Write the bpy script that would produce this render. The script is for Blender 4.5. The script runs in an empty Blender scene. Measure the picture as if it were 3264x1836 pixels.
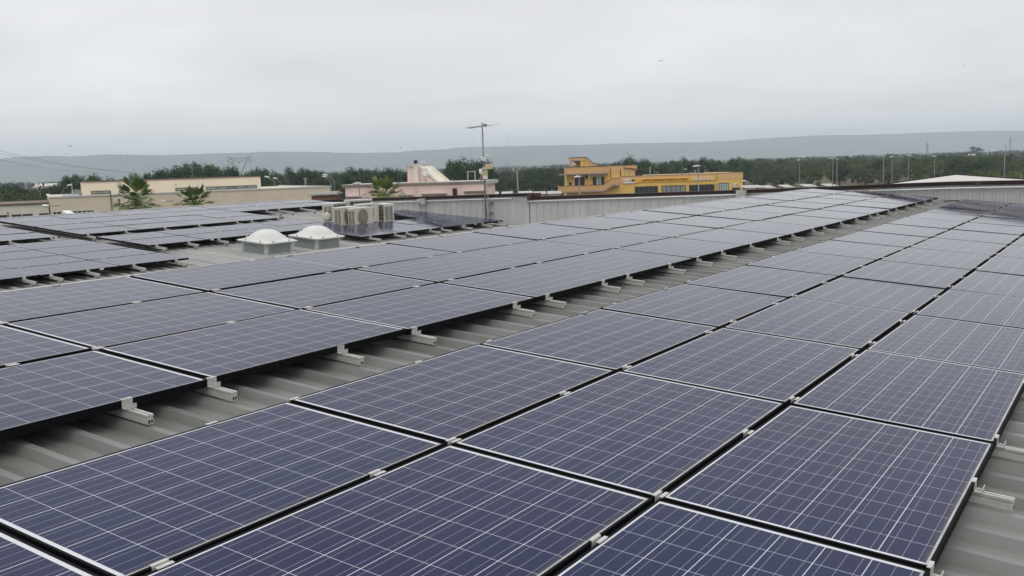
import bpy, math, random
from mathutils import Vector, Matrix
R_ = math.radians
S = bpy.context.scene
COL = S.collection
random.seed(7)

# ---------------------------------------------------------------- camera
Z0 = 9.0                                   # eye height above the ground
F_PX, CX, CY = 3085.0, 1632.0, 918.0       # photo is 3264 x 1836
PITCH, ROLL, AZ = R_(7.2), R_(1.85), R_(33.26)

def _cam_axes():
    fwd = Vector((0, math.cos(PITCH), -math.sin(PITCH)))
    right = Vector((1, 0, 0)); up = right.cross(fwd)
    c, s = math.cos(ROLL), math.sin(ROLL)
    r2 = c * right - s * up; u2 = c * up + s * right
    vh = Vector((math.cos(AZ), -math.sin(AZ), 0)); uh = Vector((math.sin(AZ), math.cos(AZ), 0))
    T = lambda v: Vector((vh.dot(v), uh.dot(v), v.z))
    return T(r2), T(u2), T(fwd)
CR, CU, CF = _cam_axes()
cam_d = bpy.data.cameras.new('camera')
cam = bpy.data.objects.new('camera', cam_d); COL.objects.link(cam)
cam_d.sensor_width = 36.0; cam_d.sensor_fit = 'HORIZONTAL'
cam_d.lens = 36.0 * F_PX / 3264.0
cam_d.clip_start = 0.1; cam_d.clip_end = 30000
M = Matrix.Identity(4)
for i in range(3):
    M[i][0], M[i][1], M[i][2] = CR[i], CU[i], -CF[i]
M[2][3] = Z0
cam.matrix_world = M
S.camera = cam

def ray(px, py):                            # direction with unit depth
    return CR * ((px - CX) / F_PX) - CU * ((py - CY) / F_PX) + CF
def at(px, py, D):                          # real point at depth D metres
    return Vector((0, 0, Z0)) + ray(px, py) * D

# ---------------------------------------------------------------- world
SUN_EL, SUN_ROT = R_(58), R_(150)
W = bpy.data.worlds.new('World'); S.world = W; W.use_nodes = True
nt = W.node_tree; nt.nodes.clear()
def N(t, tree=None, **k):
    n = (tree or nt).nodes.new(t)
    for a, b in k.items(): setattr(n, a, b)
    return n
out = N('ShaderNodeOutputWorld'); bg = N('ShaderNodeBackground'); bg.inputs['Strength'].default_value = 0.1
sky = N('ShaderNodeTexSky', sky_type='NISHITA', sun_disc=False, sun_elevation=SUN_EL, sun_rotation=SUN_ROT)
tc = N('ShaderNodeTexCoord'); sep = N('ShaderNodeSeparateXYZ'); nt.links.new(tc.outputs['Generated'], sep.inputs[0])
def math_(op, a, b=None, tree=None, clamp=False):
    n = N('ShaderNodeMath', tree, operation=op, use_clamp=clamp); tr = tree or nt
    for i, v in enumerate((a, b)):
        if v is None: continue
        if isinstance(v, (int, float)): n.inputs[i].default_value = v
        else: tr.links.new(v, n.inputs[i])
    return n.outputs[0]
zc = math_('MAXIMUM', sep.outputs['Z'], 0.0)
den = math_('ADD', zc, 0.16)
cx = math_('DIVIDE', sep.outputs['X'], den); cy = math_('DIVIDE', sep.outputs['Y'], den)
comb = N('ShaderNodeCombineXYZ'); nt.links.new(cx, comb.inputs[0]); nt.links.new(cy, comb.inputs[1])
noi = N('ShaderNodeTexNoise'); noi.inputs['Scale'].default_value = 0.75; noi.inputs['Detail'].default_value = 4.5; noi.inputs['Roughness'].default_value = 0.5
noi.inputs['Distortion'].default_value = 0.4
nt.links.new(comb.outputs[0], noi.inputs['Vector'])
grad = N('ShaderNodeValToRGB'); nt.links.new(zc, grad.inputs[0])
cr = grad.color_ramp; cr.elements[0].position = 0.0; cr.elements[0].color = (10.5, 10.3, 10.2, 1)
cr.elements[1].position = 1.0; cr.elements[1].color = (13.2, 13.2, 13.4, 1)
e = cr.elements.new(0.18); e.color = (9.1, 9.05, 9.1, 1)
e = cr.elements.new(0.40); e.color = (9.3, 9.3, 9.45, 1)
e = cr.elements.new(0.72); e.color = (12.4, 12.4, 12.6, 1)
mul = N('ShaderNodeMapRange'); mul.inputs[1].default_value = 0.3; mul.inputs[2].default_value = 0.72
mul.inputs[3].default_value = 0.83; mul.inputs[4].default_value = 1.08; nt.links.new(noi.outputs[0], mul.inputs[0])
vm = N('ShaderNodeVectorMath', operation='SCALE'); nt.links.new(grad.outputs[0], vm.inputs[0]); nt.links.new(mul.outputs[0], vm.inputs['Scale'])
mixw = N('ShaderNodeMix', data_type='RGBA'); mixw.inputs[0].default_value = 0.03
nt.links.new(vm.outputs[0], mixw.inputs[6]); nt.links.new(sky.outputs[0], mixw.inputs[7])
nt.links.new(mixw.outputs[2], bg.inputs['Color']); nt.links.new(bg.outputs[0], out.inputs['Surface'])

sun_d = bpy.data.lights.new('sun', 'SUN'); sun_d.energy = 0.5; sun_d.angle = R_(40); sun_d.color = (1, 0.97, 0.93)
sun = bpy.data.objects.new('sun', sun_d); COL.objects.link(sun)
sd = Vector((math.sin(SUN_ROT) * math.cos(SUN_EL), math.cos(SUN_ROT) * math.cos(SUN_EL), math.sin(SUN_EL)))
sun.rotation_euler = sd.to_track_quat('Z', 'Y').to_euler()
S.view_settings.view_transform = 'Standard'; S.view_settings.look = 'None'
S.view_settings.exposure = 0.0; S.view_settings.gamma = 1.0
S.cycles.use_denoising = True
S.cycles.max_bounces = 6; S.cycles.diffuse_bounces = 3; S.cycles.glossy_bounces = 4; S.cycles.volume_bounces = 1

# ---------------------------------------------------------------- helpers
class MB:
    def __init__(s): s.v = []; s.f = []
    def add(s, vs, fs, Mx=None):
        o = len(s.v)
        s.v += [tuple(Mx @ Vector(p)) if Mx else tuple(p) for p in vs]
        s.f += [tuple(o + i for i in f) for f in fs]; return s
    def box(s, x0, x1, y0, y1, z0, z1, Mx=None):
        vs = [(x, y, z) for z in (z0, z1) for y in (y0, y1) for x in (x0, x1)]
        return s.add(vs, [(0, 2, 3, 1), (4, 5, 7, 6), (0, 1, 5, 4), (2, 6, 7, 3), (0, 4, 6, 2), (1, 3, 7, 5)], Mx)
    def prism(s, poly, a, b, axis='y', Mx=None):      # polygon in the other two axes
        n = len(poly); mk = {'y': lambda p, t: (p[0], t, p[1]), 'x': lambda p, t: (t, p[0], p[1]), 'z': lambda p, t: (p[0], p[1], t)}[axis]
        vs = [mk(p, a) for p in poly] + [mk(p, b) for p in poly]
        fs = [tuple(range(n)), tuple(range(2 * n - 1, n - 1, -1))] + [((i + 1) % n, i, n + i, n + (i + 1) % n) for i in range(n)]
        return s.add(vs, fs, Mx)
    def tube(s, pts, r, n=8, Mx=None, cap=True):
        pts = [Vector(p) for p in pts]; vs = []; fs = []
        rs = r if isinstance(r, (list, tuple)) else [r] * len(pts)
        prev = None
        for i, p in enumerate(pts):
            d = (pts[min(i + 1, len(pts) - 1)] - pts[max(i - 1, 0)]).normalized()
            a = d.cross(Vector((0, 0, 1)))
            if a.length < 1e-3: a = d.cross(Vector((1, 0, 0)))
            a.normalize(); b = d.cross(a)
            if prev and a.dot(prev) < 0: a, b = -a, -b
            prev = a
            vs += [p + (a * math.cos(2 * math.pi * k / n) + b * math.sin(2 * math.pi * k / n)) * rs[i] for k in range(n)]
        for i in range(len(pts) - 1):
            for k in range(n):
                fs.append((i * n + k, i * n + (k + 1) % n, (i + 1) * n + (k + 1) % n, (i + 1) * n + k))
        if cap: fs += [tuple(range(n - 1, -1, -1)), tuple((len(pts) - 1) * n + k for k in range(n))]
        return s.add(vs, fs, Mx)
    def lathe(s, prof, n=16, Mx=None):                # (r, z) profile round z
        vs = [(r * math.cos(2 * math.pi * k / n), r * math.sin(2 * math.pi * k / n), z) for r, z in prof for k in range(n)]
        fs = [(i * n + k, i * n + (k + 1) % n, (i + 1) * n + (k + 1) % n, (i + 1) * n + k) for i in range(len(prof) - 1) for k in range(n)]
        return s.add(vs, fs, Mx)
    def mesh(s, name, m, smooth=False):
        me = bpy.data.meshes.new(name); me.from_pydata(s.v, [], s.f); me.update()
        if m: me.materials.append(m)
        if smooth:
            me.polygons.foreach_set('use_smooth', [True] * len(me.polygons))
        return me
    def build(s, name, m, parent=None, smooth=False):
        return link(name, s.mesh(name, m, smooth), parent)
def link(name, data, parent=None):
    o = bpy.data.objects.new(name, data); COL.objects.link(o)
    if parent: o.parent = parent
    return o
def tag(o, label, cat, group=None):
    o['label'] = label; o['category'] = cat
    if group: o['group'] = group
    return o
def thing(name, label, cat, loc=(0, 0, 0), rz=0, group=None, mw=None):
    o = bpy.data.objects.new(name, None); COL.objects.link(o); o.empty_display_size = 0.2
    if mw is not None: o.matrix_world = mw
    else: o.location = loc; o.rotation_euler = (0, 0, rz)
    return tag(o, label, cat, group)
def structure(o, kind='structure'):
    o['kind'] = kind; return o
ORD = ['nearest', 'second', 'third', 'fourth', 'fifth', 'sixth', 'seventh', 'eighth', 'ninth', 'tenth', 'eleventh', 'twelfth', 'thirteenth',
       'fourteenth', 'fifteenth', 'sixteenth', 'seventeenth', 'eighteenth', 'nineteenth', 'twentieth'] + ['twenty-' + w for w in
       ('first', 'second', 'third', 'fourth', 'fifth', 'sixth', 'seventh', 'eighth', 'ninth')] + ['thirtieth', 'thirty-first']

# ---------------------------------------------------------------- materials
def mat(name, col, rough=0.6, col2=None, scale=4.0, metal=0.0, bump=0.0, bscale=60.0, spec=0.5, detail=4.0, stretch=None, lo=0.35, hi=0.65):
    m = bpy.data.materials.new(name); m.use_nodes = True; t = m.node_tree; b = t.nodes['Principled BSDF']
    b.inputs['Roughness'].default_value = rough; b.inputs['Metallic'].default_value = metal
    b.inputs['Specular IOR Level'].default_value = spec
    b.inputs['Base Color'].default_value = (*col, 1)
    tcn = N('ShaderNodeTexCoord', t); src = tcn.outputs['Object']
    if stretch:
        mp = N('ShaderNodeMapping', t); mp.inputs['Scale'].default_value = stretch; t.links.new(src, mp.inputs[0]); src = mp.outputs[0]
    if col2:
        n = N('ShaderNodeTexNoise', t); n.inputs['Scale'].default_value = scale; n.inputs['Detail'].default_value = detail
        t.links.new(src, n.inputs['Vector'])
        r = N('ShaderNodeMapRange', t); r.inputs[1].default_value = lo; r.inputs[2].default_value = hi; t.links.new(n.outputs[0], r.inputs[0])
        x = N('ShaderNodeMix', t, data_type='RGBA'); x.inputs[6].default_value = (*col, 1); x.inputs[7].default_value = (*col2, 1)
        t.links.new(r.outputs[0], x.inputs[0]); t.links.new(x.outputs[2], b.inputs['Base Color'])
    if bump:
        n2 = N('ShaderNodeTexNoise', t); n2.inputs['Scale'].default_value = bscale; t.links.new(src, n2.inputs['Vector'])
        bp = N('ShaderNodeBump', t); bp.inputs['Strength'].default_value = bump; bp.inputs['Distance'].default_value = 0.02
        t.links.new(n2.outputs[0], bp.inputs['Height']); t.links.new(bp.outputs[0], b.inputs['Normal'])
    return m

def leaf_mat(name, c1, c2, scale=1.2):
    m = bpy.data.materials.new(name); m.use_nodes = True; t = m.node_tree; b = t.nodes['Principled BSDF']
    b.inputs['Roughness'].default_value = 0.7; b.inputs['Specular IOR Level'].default_value = 0.25
    oi = N('ShaderNodeObjectInfo', t); g = N('ShaderNodeNewGeometry', t)
    n = N('ShaderNodeTexNoise', t); n.inputs['Scale'].default_value = scale; n.inputs['Detail'].default_value = 2; t.links.new(g.outputs['Position'], n.inputs['Vector'])
    r0 = math_('MULTIPLY', g.outputs['Random Per Island'], 0.16, t)
    r1 = math_('MULTIPLY', oi.outputs['Random'], 0.65, t)
    a = math_('ADD', r0, r1, t)
    nn = math_('MULTIPLY', n.outputs[0], 0.6, t)
    f = math_('SUBTRACT', math_('ADD', a, nn, t), 0.2, t, True)
    x = N('ShaderNodeMix', t, data_type='RGBA'); x.inputs[6].default_value = (*c1, 1); x.inputs[7].default_value = (*c2, 1)
    t.links.new(f, x.inputs[0]); t.links.new(x.outputs[2], b.inputs['Base Color'])
    return m

PW, PL = 0.988, 1.642                                     # panel width / length
def panel_glass():
    m = bpy.data.materials.new('solar_cells'); m.use_nodes = True; t = m.node_tree; b = t.nodes['Principled BSDF']
    L = t.links.new
    tcn = N('ShaderNodeTexCoord', t); sp = N('ShaderNodeSeparateXYZ', t); L(tcn.outputs['Object'], sp.inputs[0])
    oi = N('ShaderNodeObjectInfo', t)
    P = 0.1585; mx = (PW - 6 * P) / 2; my = (PL - 10 * P) / 2
    cxx = math_('DIVIDE', math_('SUBTRACT', sp.outputs['X'], mx, t), P, t)
    cyy = math_('DIVIDE', math_('SUBTRACT', sp.outputs['Y'], my, t), P, t)
    def inside(c, n): return math_('MULTIPLY', math_('GREATER_THAN', c, 0.008, t), math_('LESS_THAN', c, n - 0.008, t), t)
    ins = math_('MULTIPLY', inside(cxx, 6), inside(cyy, 10), t)
    def dist(c): return math_('ABSOLUTE', math_('SUBTRACT', math_('FRACT', c, None, t), 0.5, t), None, t)
    gx = math_('GREATER_THAN', dist(cxx), 0.5 - 0.0095, t)
    gy = math_('GREATER_THAN', dist(cyy), 0.5 - 0.0062, t)
    gap = math_('MAXIMUM', gx, gy, t)
    white = math_('MAXIMUM', gap, math_('SUBTRACT', 1.0, ins, t), t)
    bus = math_('LESS_THAN', dist(math_('MULTIPLY', cxx, 3.0, t)), 0.0165, t)
    # per-cell tint
    fl = N('ShaderNodeCombineXYZ', t); L(math_('FLOOR', cxx, None, t), fl.inputs[0]); L(math_('FLOOR', cyy, None, t), fl.inputs[1])
    L(math_('MULTIPLY', oi.outputs['Random'], 91.0, t), fl.inputs[2])
    wn = N('ShaderNodeTexWhiteNoise', t, noise_dimensions='3D'); L(fl.outputs[0], wn.inputs[0])
    vo = N('ShaderNodeTexVoronoi', t); vo.inputs['Scale'].default_value = 55; L(tcn.outputs['Object'], vo.inputs['Vector'])
    sv = N('ShaderNodeSeparateColor', t); L(vo.outputs['Color'], sv.inputs[0])
    pn = N('ShaderNodeTexNoise', t); pn.inputs['Scale'].default_value = 1.3; L(tcn.outputs['Object'], pn.inputs['Vector'])
    fct = math_('ADD', math_('MULTIPLY', wn.outputs[0], 0.45, t), math_('MULTIPLY', sv.outputs[0], 0.2, t), t)
    fct = math_('ADD', fct, math_('MULTIPLY', oi.outputs['Random'], 0.45, t), t)
    fct = math_('ADD', fct, math_('SUBTRACT', math_('MULTIPLY', pn.outputs[0], 1.3, t), 0.70, t), t, True)
    c1 = N('ShaderNodeMix', t, data_type='RGBA'); c1.inputs[6].default_value = (0.003, 0.014, 0.062, 1); c1.inputs[7].default_value = (0.009, 0.009, 0.054, 1); L(fct, c1.inputs[0])
    c2 = N('ShaderNodeMix', t, data_type='RGBA'); c2.inputs[7].default_value = (0.27, 0.27, 0.32, 1); L(bus, c2.inputs[0]); L(c1.outputs[2], c2.inputs[6])
    c3 = N('ShaderNodeMix', t, data_type='RGBA'); c3.inputs[7].default_value = (0.62, 0.64, 0.67, 1); L(white, c3.inputs[0]); L(c2.outputs[2], c3.inputs[6])
    # dirt washed down to the low edge
    dn = N('ShaderNodeTexNoise', t); dn.inputs['Scale'].default_value = 7; L(tcn.outputs['Object'], dn.inputs['Vector'])
    dr = N('ShaderNodeMapRange', t, interpolation_type='SMOOTHSTEP'); dr.inputs[1].default_value = 0.945; dr.inputs[2].default_value = 0.982; L(sp.outputs['X'], dr.inputs[0])
    dm = math_('MULTIPLY', math_('MULTIPLY', dr.outputs[0], dn.outputs[0], t), 1.1, t, True)
    c4 = N('ShaderNodeMix', t, data_type='RGBA'); c4.inputs[7].default_value = (0.16, 0.14, 0.105, 1); L(dm, c4.inputs[0]); L(c3.outputs[2], c4.inputs[6])
    # thin even film of dust
    du = N('ShaderNodeTexNoise', t); du.inputs['Scale'].default_value = 2.5; du.inputs['Detail'].default_value = 6; L(tcn.outputs['Object'], du.inputs['Vector'])
    dus = math_('MULTIPLY', du.outputs[0], 0.016, t)
    c5 = N('ShaderNodeMix', t, data_type='RGBA'); c5.inputs[7].default_value = (0.35, 0.33, 0.30, 1); L(dus, c5.inputs[0]); L(c4.outputs[2], c5.inputs[6])
    L(c5.outputs[2], b.inputs['Base Color'])
    rg = N('ShaderNodeMapRange', t); rg.inputs[1].default_value = 0.3; rg.inputs[2].default_value = 0.7; rg.inputs[3].default_value = 0.05; rg.inputs[4].default_value = 0.10
    L(du.outputs[0], rg.inputs[0]); L(math_('ADD', rg.outputs[0], math_('MULTIPLY', dm, 0.4, t), t), b.inputs['Roughness'])
    b.inputs['IOR'].default_value = 1.22; b.inputs['Specular IOR Level'].default_value = 0.5
    return m

MT = {}
MT['glass'] = panel_glass()
MT['frame'] = mat('black_anodised', (0.008, 0.008, 0.010), 0.6, spec=0.04)
MT['back'] = mat('shade_darkened_backsheet', (0.03, 0.03, 0.035), 0.7)  # a white sheet, coloured dark to deepen the shade below the panels
MT['alu'] = mat('mill_aluminium', (0.60, 0.59, 0.555), 0.42, (0.50, 0.49, 0.46), 20, metal=0.25)
MT['roof'] = mat('galvanised_roof_shaded', (0.118, 0.120, 0.108), 0.42, (0.245, 0.246, 0.232), 2.2, detail=10, stretch=(0.14, 2.4, 1), spec=0.45, lo=0.28, hi=0.66)  # darker copy of the roof metal, shade between the arrays put into its colour
MT['roof_low'] = mat('weathered_roof_lit', (0.28, 0.282, 0.265), 0.55, (0.42, 0.42, 0.40), 2.2, detail=10, stretch=(0.14, 2.4, 1), spec=0.4, lo=0.3, hi=0.7)  # lighter copy of the roof metal, grazing sky reflection put into its colour
MT['clad'] = mat('grey_cladding', (0.46, 0.465, 0.45), 0.5, (0.54, 0.54, 0.525), 1.2, detail=7, stretch=(2, 2, .4), lo=0.3, hi=0.7)
MT['coping'] = mat('dark_brown_metal', (0.026, 0.014, 0.015), 0.55, (0.034, 0.018, 0.018), 3, spec=0.25)
MT['rust'] = mat('rusty_brown_metal', (0.10, 0.05, 0.04), 0.6, (0.05, 0.025, 0.022), 12)
MT['ridge'] = mat('ridge_metal', (0.46, 0.46, 0.43), 0.45, (0.40, 0.40, 0.38), 2)
MT['pvc'] = mat('white_pvc', (0.78, 0.78, 0.75), 0.4, (0.70, 0.70, 0.66), 3)
MT['pvcgrey'] = mat('grey_pvc', (0.42, 0.40, 0.36), 0.5)
MT['white'] = mat('white_paint', (0.80, 0.80, 0.77), 0.45, (0.74, 0.74, 0.70), 3)
MT['acwhite'] = mat('condenser_enamel', (0.64, 0.62, 0.54), 0.45, (0.54, 0.51, 0.44), 5)
MT['actop'] = mat('condenser_lid', (0.76, 0.76, 0.73), 0.5, (0.70, 0.70, 0.66), 4)
MT['dark'] = mat('dark_void', (0.012, 0.012, 0.012), 0.7)
MT['coil'] = mat('coil_fins', (0.07, 0.05, 0.035), 0.6, (0.04, 0.03, 0.025), 20)
MT['grille'] = mat('fan_grille', (0.48, 0.44, 0.34), 0.6, (0.38, 0.34, 0.26), 8)
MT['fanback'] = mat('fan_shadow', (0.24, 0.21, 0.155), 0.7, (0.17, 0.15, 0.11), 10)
MT['dome'] = mat('opal_dome', (0.66, 0.67, 0.64), 0.35, (0.56, 0.57, 0.53), 3)
MT['curb'] = mat('teal_grey_curb', (0.20, 0.235, 0.225), 0.6, (0.24, 0.275, 0.262), 6)
MT['flash'] = mat('pale_flashing', (0.50, 0.50, 0.46), 0.6, (0.40, 0.39, 0.36), 9)
MT['steel'] = mat('grey_steel', (0.28, 0.28, 0.27), 0.5, (0.22, 0.22, 0.21), 6)
MT['mast'] = mat('mast_tube', (0.20, 0.20, 0.19), 0.5)
MT['lamp'] = mat('lamp_post_grey', (0.19, 0.20, 0.20), 0.5)
MT['lamphead'] = mat('lamp_shell', (0.70, 0.71, 0.70), 0.4)
MT['lampdark'] = mat('lamp_dark', (0.05, 0.06, 0.06), 0.5)
MT['black'] = mat('black_rubber', (0.012, 0.012, 0.012), 0.6)
MT['cream'] = mat('cream_box', (0.55, 0.48, 0.28), 0.6)
MT['tan'] = mat('tan_plaster', (0.66, 0.58, 0.45), 0.85, (0.60, 0.525, 0.40), 0.35, bump=0.15, bscale=12, detail=8)
MT['tan2'] = mat('tan_upper_plaster', (0.76, 0.685, 0.55), 0.85, (0.71, 0.635, 0.505), 0.35, detail=8)
MT['offwhite'] = mat('offwhite_plaster', (0.66, 0.64, 0.56), 0.85, (0.58, 0.56, 0.49), 0.4, detail=8)
MT['paledge'] = mat('pale_coping', (0.50, 0.53, 0.55), 0.5)
MT['brownedge'] = mat('brown_edge', (0.12, 0.075, 0.06), 0.6)
MT['pink'] = mat('pink_plaster', (0.84, 0.65, 0.60), 0.85, (0.80, 0.605, 0.555), 0.5, detail=8)
MT['pinkgrey'] = mat('grey_cornice', (0.52, 0.51, 0.48), 0.8, (0.45, 0.44, 0.415), 0.8)
MT['stone'] = mat('cream_stone', (0.80, 0.74, 0.64), 0.85, (0.72, 0.65, 0.55), 1.2)
MT['yellow'] = mat('yellow_plaster', (0.82, 0.54, 0.15), 0.85, (0.75, 0.49, 0.13), 0.4, detail=8)
MT['orange'] = mat('ochre_plaster', (0.64, 0.38, 0.165), 0.85, (0.60, 0.35, 0.15), 0.4, detail=8)
MT['ochre2'] = mat('pale_ochre_plaster', (0.74, 0.48, 0.22), 0.85, (0.69, 0.44, 0.20), 0.4)
MT['brown'] = mat('brown_shutter', (0.035, 0.014, 0.013), 0.55)
MT['greyslab'] = mat('grey_slab', (0.30, 0.29, 0.27), 0.8)
MT['redtile'] = mat('red_roof_tile', (0.26, 0.085, 0.055), 0.8, (0.20, 0.06, 0.045), 5)
MT['signor'] = mat('orange_sign', (0.86, 0.45, 0.02), 0.5)
MT['signtxt'] = mat('sign_letters', (0.05, 0.015, 0.01), 0.5)
MT['signred'] = mat('sign_red', (0.45, 0.10, 0.05), 0.5)
MT['window'] = mat('dark_glass', (0.03, 0.035, 0.035), 0.08, spec=0.6)
MT['winpale'] = mat('pale_glass', (0.30, 0.33, 0.28), 0.15, (0.22, 0.26, 0.26), 0.9, spec=0.6)
MT['curtain'] = mat('pale_curtain', (0.45, 0.55, 0.52), 0.8)
MT['winframe'] = mat('dark_window_frame', (0.05, 0.045, 0.04), 0.5)
MT['trunk'] = mat('bark', (0.09, 0.07, 0.05), 0.9, (0.05, 0.04, 0.03), 6)
MT['oak'] = leaf_mat('oak_leaves', (0.010, 0.026, 0.008), (0.048, 0.090, 0.026), 0.4)
MT['olive'] = leaf_mat('olive_leaves', (0.016, 0.030, 0.008), (0.092, 0.130, 0.040), 0.3)
MT['carport'] = mat('carport_sheet', (0.48, 0.48, 0.46), 0.6, (0.40, 0.40, 0.38), 0.5)
MT['lush'] = leaf_mat('fresh_leaves', (0.05, 0.10, 0.02), (0.14, 0.20, 0.05), 0.5)
MT['farwood'] = leaf_mat('far_leaves', (0.018, 0.032, 0.014), (0.06, 0.08, 0.035), 0.01)
MT['palm'] = leaf_mat('palm_leaves', (0.06, 0.11, 0.02), (0.22, 0.28, 0.08), 0.9)
MT['palmdead'] = leaf_mat('dead_palm_leaves', (0.08, 0.06, 0.035), (0.20, 0.15, 0.08), 0.9)
MT['pylon'] = mat('pylon_steel', (0.20, 0.13, 0.11), 0.7)
MT['pylon2'] = mat('pylon_grey_steel', (0.10, 0.10, 0.11), 0.7)
MT['bird'] = mat('dark_feathers', (0.03, 0.028, 0.026), 0.8)
MT['gull'] = mat('white_feathers', (0.8, 0.8, 0.8), 0.8)
MT['cgable'] = mat('cream_gable', (0.60, 0.58, 0.53), 0.6, (0.56, 0.54, 0.49), 0.5)
MT['ground'] = mat('dry_ground', (0.12, 0.08, 0.045), 0.95, (0.07, 0.068, 0.03), 0.02, detail=8)
MT['hill'] = mat('hill_forest', (0.016, 0.026, 0.016), 0.95, (0.085, 0.092, 0.062), 0.005, detail=9)
MT['brick'] = mat('brown_brick', (0.25, 0.13, 0.08), 0.85, (0.18, 0.09, 0.06), 6)

# ---------------------------------------------------------------- ground, hills
def ground():
    mb = MB(); n = 64
    mb.add([(0, 0, 0)] + [(9000 * math.cos(2 * math.pi * k / n), 9000 * math.sin(2 * math.pi * k / n), 0) for k in range(n)],
           [(0, k + 1, (k + 1) % n + 1) for k in range(n)])
    structure(mb.build('ground', MT['ground']))
ground()

HP = [(-900, 500), (-400, 500), (0, 504), (60, 500), (125, 498), (170, 497.5), (225, 500.5), (260, 499.5), (330, 495), (380, 494), (500, 494), (620, 491),
      (740, 488), (860, 486), (1000, 484.5), (1040, 484), (1080, 487), (1180, 486.5), (1270, 485), (1320, 480.5), (1400, 478), (1500, 470), (1620, 466),
      (1700, 463), (1850, 462), (1940, 459), (2000, 459), (2100, 456), (2300, 450), (2400, 443), (2600, 434), (2800, 428), (3000, 421), (3100, 420), (3264, 417), (3700, 412), (4200, 415)]
def interp(tab, x):
    for (a, b), (c, d) in zip(tab, tab[1:]):
        if x <= c: return b + (d - b) * max(0, (x - a) / (c - a))
    return tab[-1][1]
def hills():
    rr = random.Random(3); mb = MB(); cols = 420; rows = 22; vs = []; fs = []
    for i in range(cols + 1):
        px = -800 + 4900 * i / cols
        py = interp(HP, px) + rr.uniform(-0.7, 0.7)
        d = ray(px, py); Dr = 5000 + 2400 * min(1.3, max(-0.3, px / 3264))
        top = at(px, py, Dr); hx = Vector((d.x, d.y, 0))
        h = top.z
        for j in range(rows + 1):
            t = j / rows
            if t < 0.75:
                u = t / 0.75; Dj = Dr * (0.74 + 0.26 * u); sm = u * u * (3 - 2 * u)
                z = h * sm * (1 + 0.10 * math.sin(px * 0.011 + u * 5) * (1 - u) * u * 4) + rr.uniform(-3, 3) * u * (1 - u) * 4
            else:
                u = (t - 0.75) / 0.25; Dj = Dr * (1 + 0.12 * u); z = h * (1 - 0.15 * u)
            vs.append((hx.x * Dj, hx.y * Dj, z - (4 if j == 0 else 0)))
    for i in range(cols):
        for j in range(rows):
            a = i * (rows + 1) + j; fs.append((a, a + rows + 1, a + rows + 2, a + 1))
    mb.add(vs, fs); structure(mb.build('hills', MT['hill'], smooth=True))
hills()

# ---------------------------------------------------------------- our warehouse roof
SL = math.tan(R_(4.93)); PITCHV = 1.012
DR, DL = -1.437 + Z0, -3.188 + Z0            # height of the panel planes at x = 0
HR, HL = 0.142, 0.205                        # panel face above the roof pan
def plane_m(x, y, d):                        # local x down the slope, y along, z up
    c, s = math.cos(R_(4.93)), math.sin(R_(4.93))
    return Matrix(((c, 0, s, x), (0, 1, 0, y), (-s, 0, c, d - SL * x), (0, 0, 0, 1)))

def ribbed(mb, x0, x1, y0, y1, d, h=0.042, pitch=0.25, off=0.0):
    prof = []
    y = y0
    k = 0
    while y < y1:
        for dy, z in ((0, 0), (0.040, 0), (0.046, 0.004), (0.056, 0.004), (0.062, 0), (0.088, 0), (0.094, 0.004), (0.104, 0.004), (0.110, 0), (0.145, 0), (0.172, h), (0.212, h), (0.239, 0)):
            yy = y + dy
            if yy <= y1: prof.append((yy, z))
        # low stiffener in the pan
        y += pitch
    prof.append((y1, 0))
    vs = []; n = len(prof); steps = 2
    for i in range(steps):
        x = x0 + (x1 - x0) * i / (steps - 1)
        vs += [(x, yy, d - SL * x + z) for yy, z in prof]
    fs = [(k, n + k, n + k + 1, k + 1) for k in range(n - 1)]
    mb.add(vs, fs)
wh = thing('warehouse', 'large warehouse with ribbed grey metal roof carrying the solar panels', 'building', (0, 0, 0))
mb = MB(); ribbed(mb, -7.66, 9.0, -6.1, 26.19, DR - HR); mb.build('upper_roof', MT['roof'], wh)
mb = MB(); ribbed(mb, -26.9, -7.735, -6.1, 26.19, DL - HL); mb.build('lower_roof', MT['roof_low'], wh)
zr = DR - HR + SL * 7.66
mb = MB(); mb.box(-7.73, -7.67, -6.1, 26.19, DL - HL + SL * 7.7 - 0.3, zr + 0.0); mb.build('step_wall', MT['clad'], wh)
mb = MB()
c = MB(); c.prism([(-7.74, zr - 0.14), (-7.74, zr + 0.040), (-7.66, zr + 0.049), (-7.30, zr + 0.018), (-7.30, zr + 0.013), (-7.66, zr + 0.043), (-7.733, zr + 0.035), (-7.733, zr - 0.14)], -6.1, 26.18)
c.build('ridge_cap', MT['ridge'], wh)
mb = MB(); mb.box(-26.95, 9.05, -6.3, -6.12, 0, 6.6); mb.box(9.02, 9.2, -6.3, 26.6, 0, 6.6); mb.box(-27.2, -26.92, -6.3, 26.6, 0, DL - HL + SL * 26.9 - 0.1)
mb.build('outer_wall', MT['offwhite'], wh)
mb = MB(); mb.box(-27.15, -26.85, -6.3, 26.15, Z0 - 1.16, Z0 - 1.0); mb.build('edge_coping', MT['coping'], wh)
mb = MB(); mb.box(-26.84, -26.6, -6.3, 26.15, DL - HL + SL * 26.7 + 0.05, DL - HL + SL * 26.7 + 0.1); mb.build('edge_flashing', MT['flash'], wh)
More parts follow.
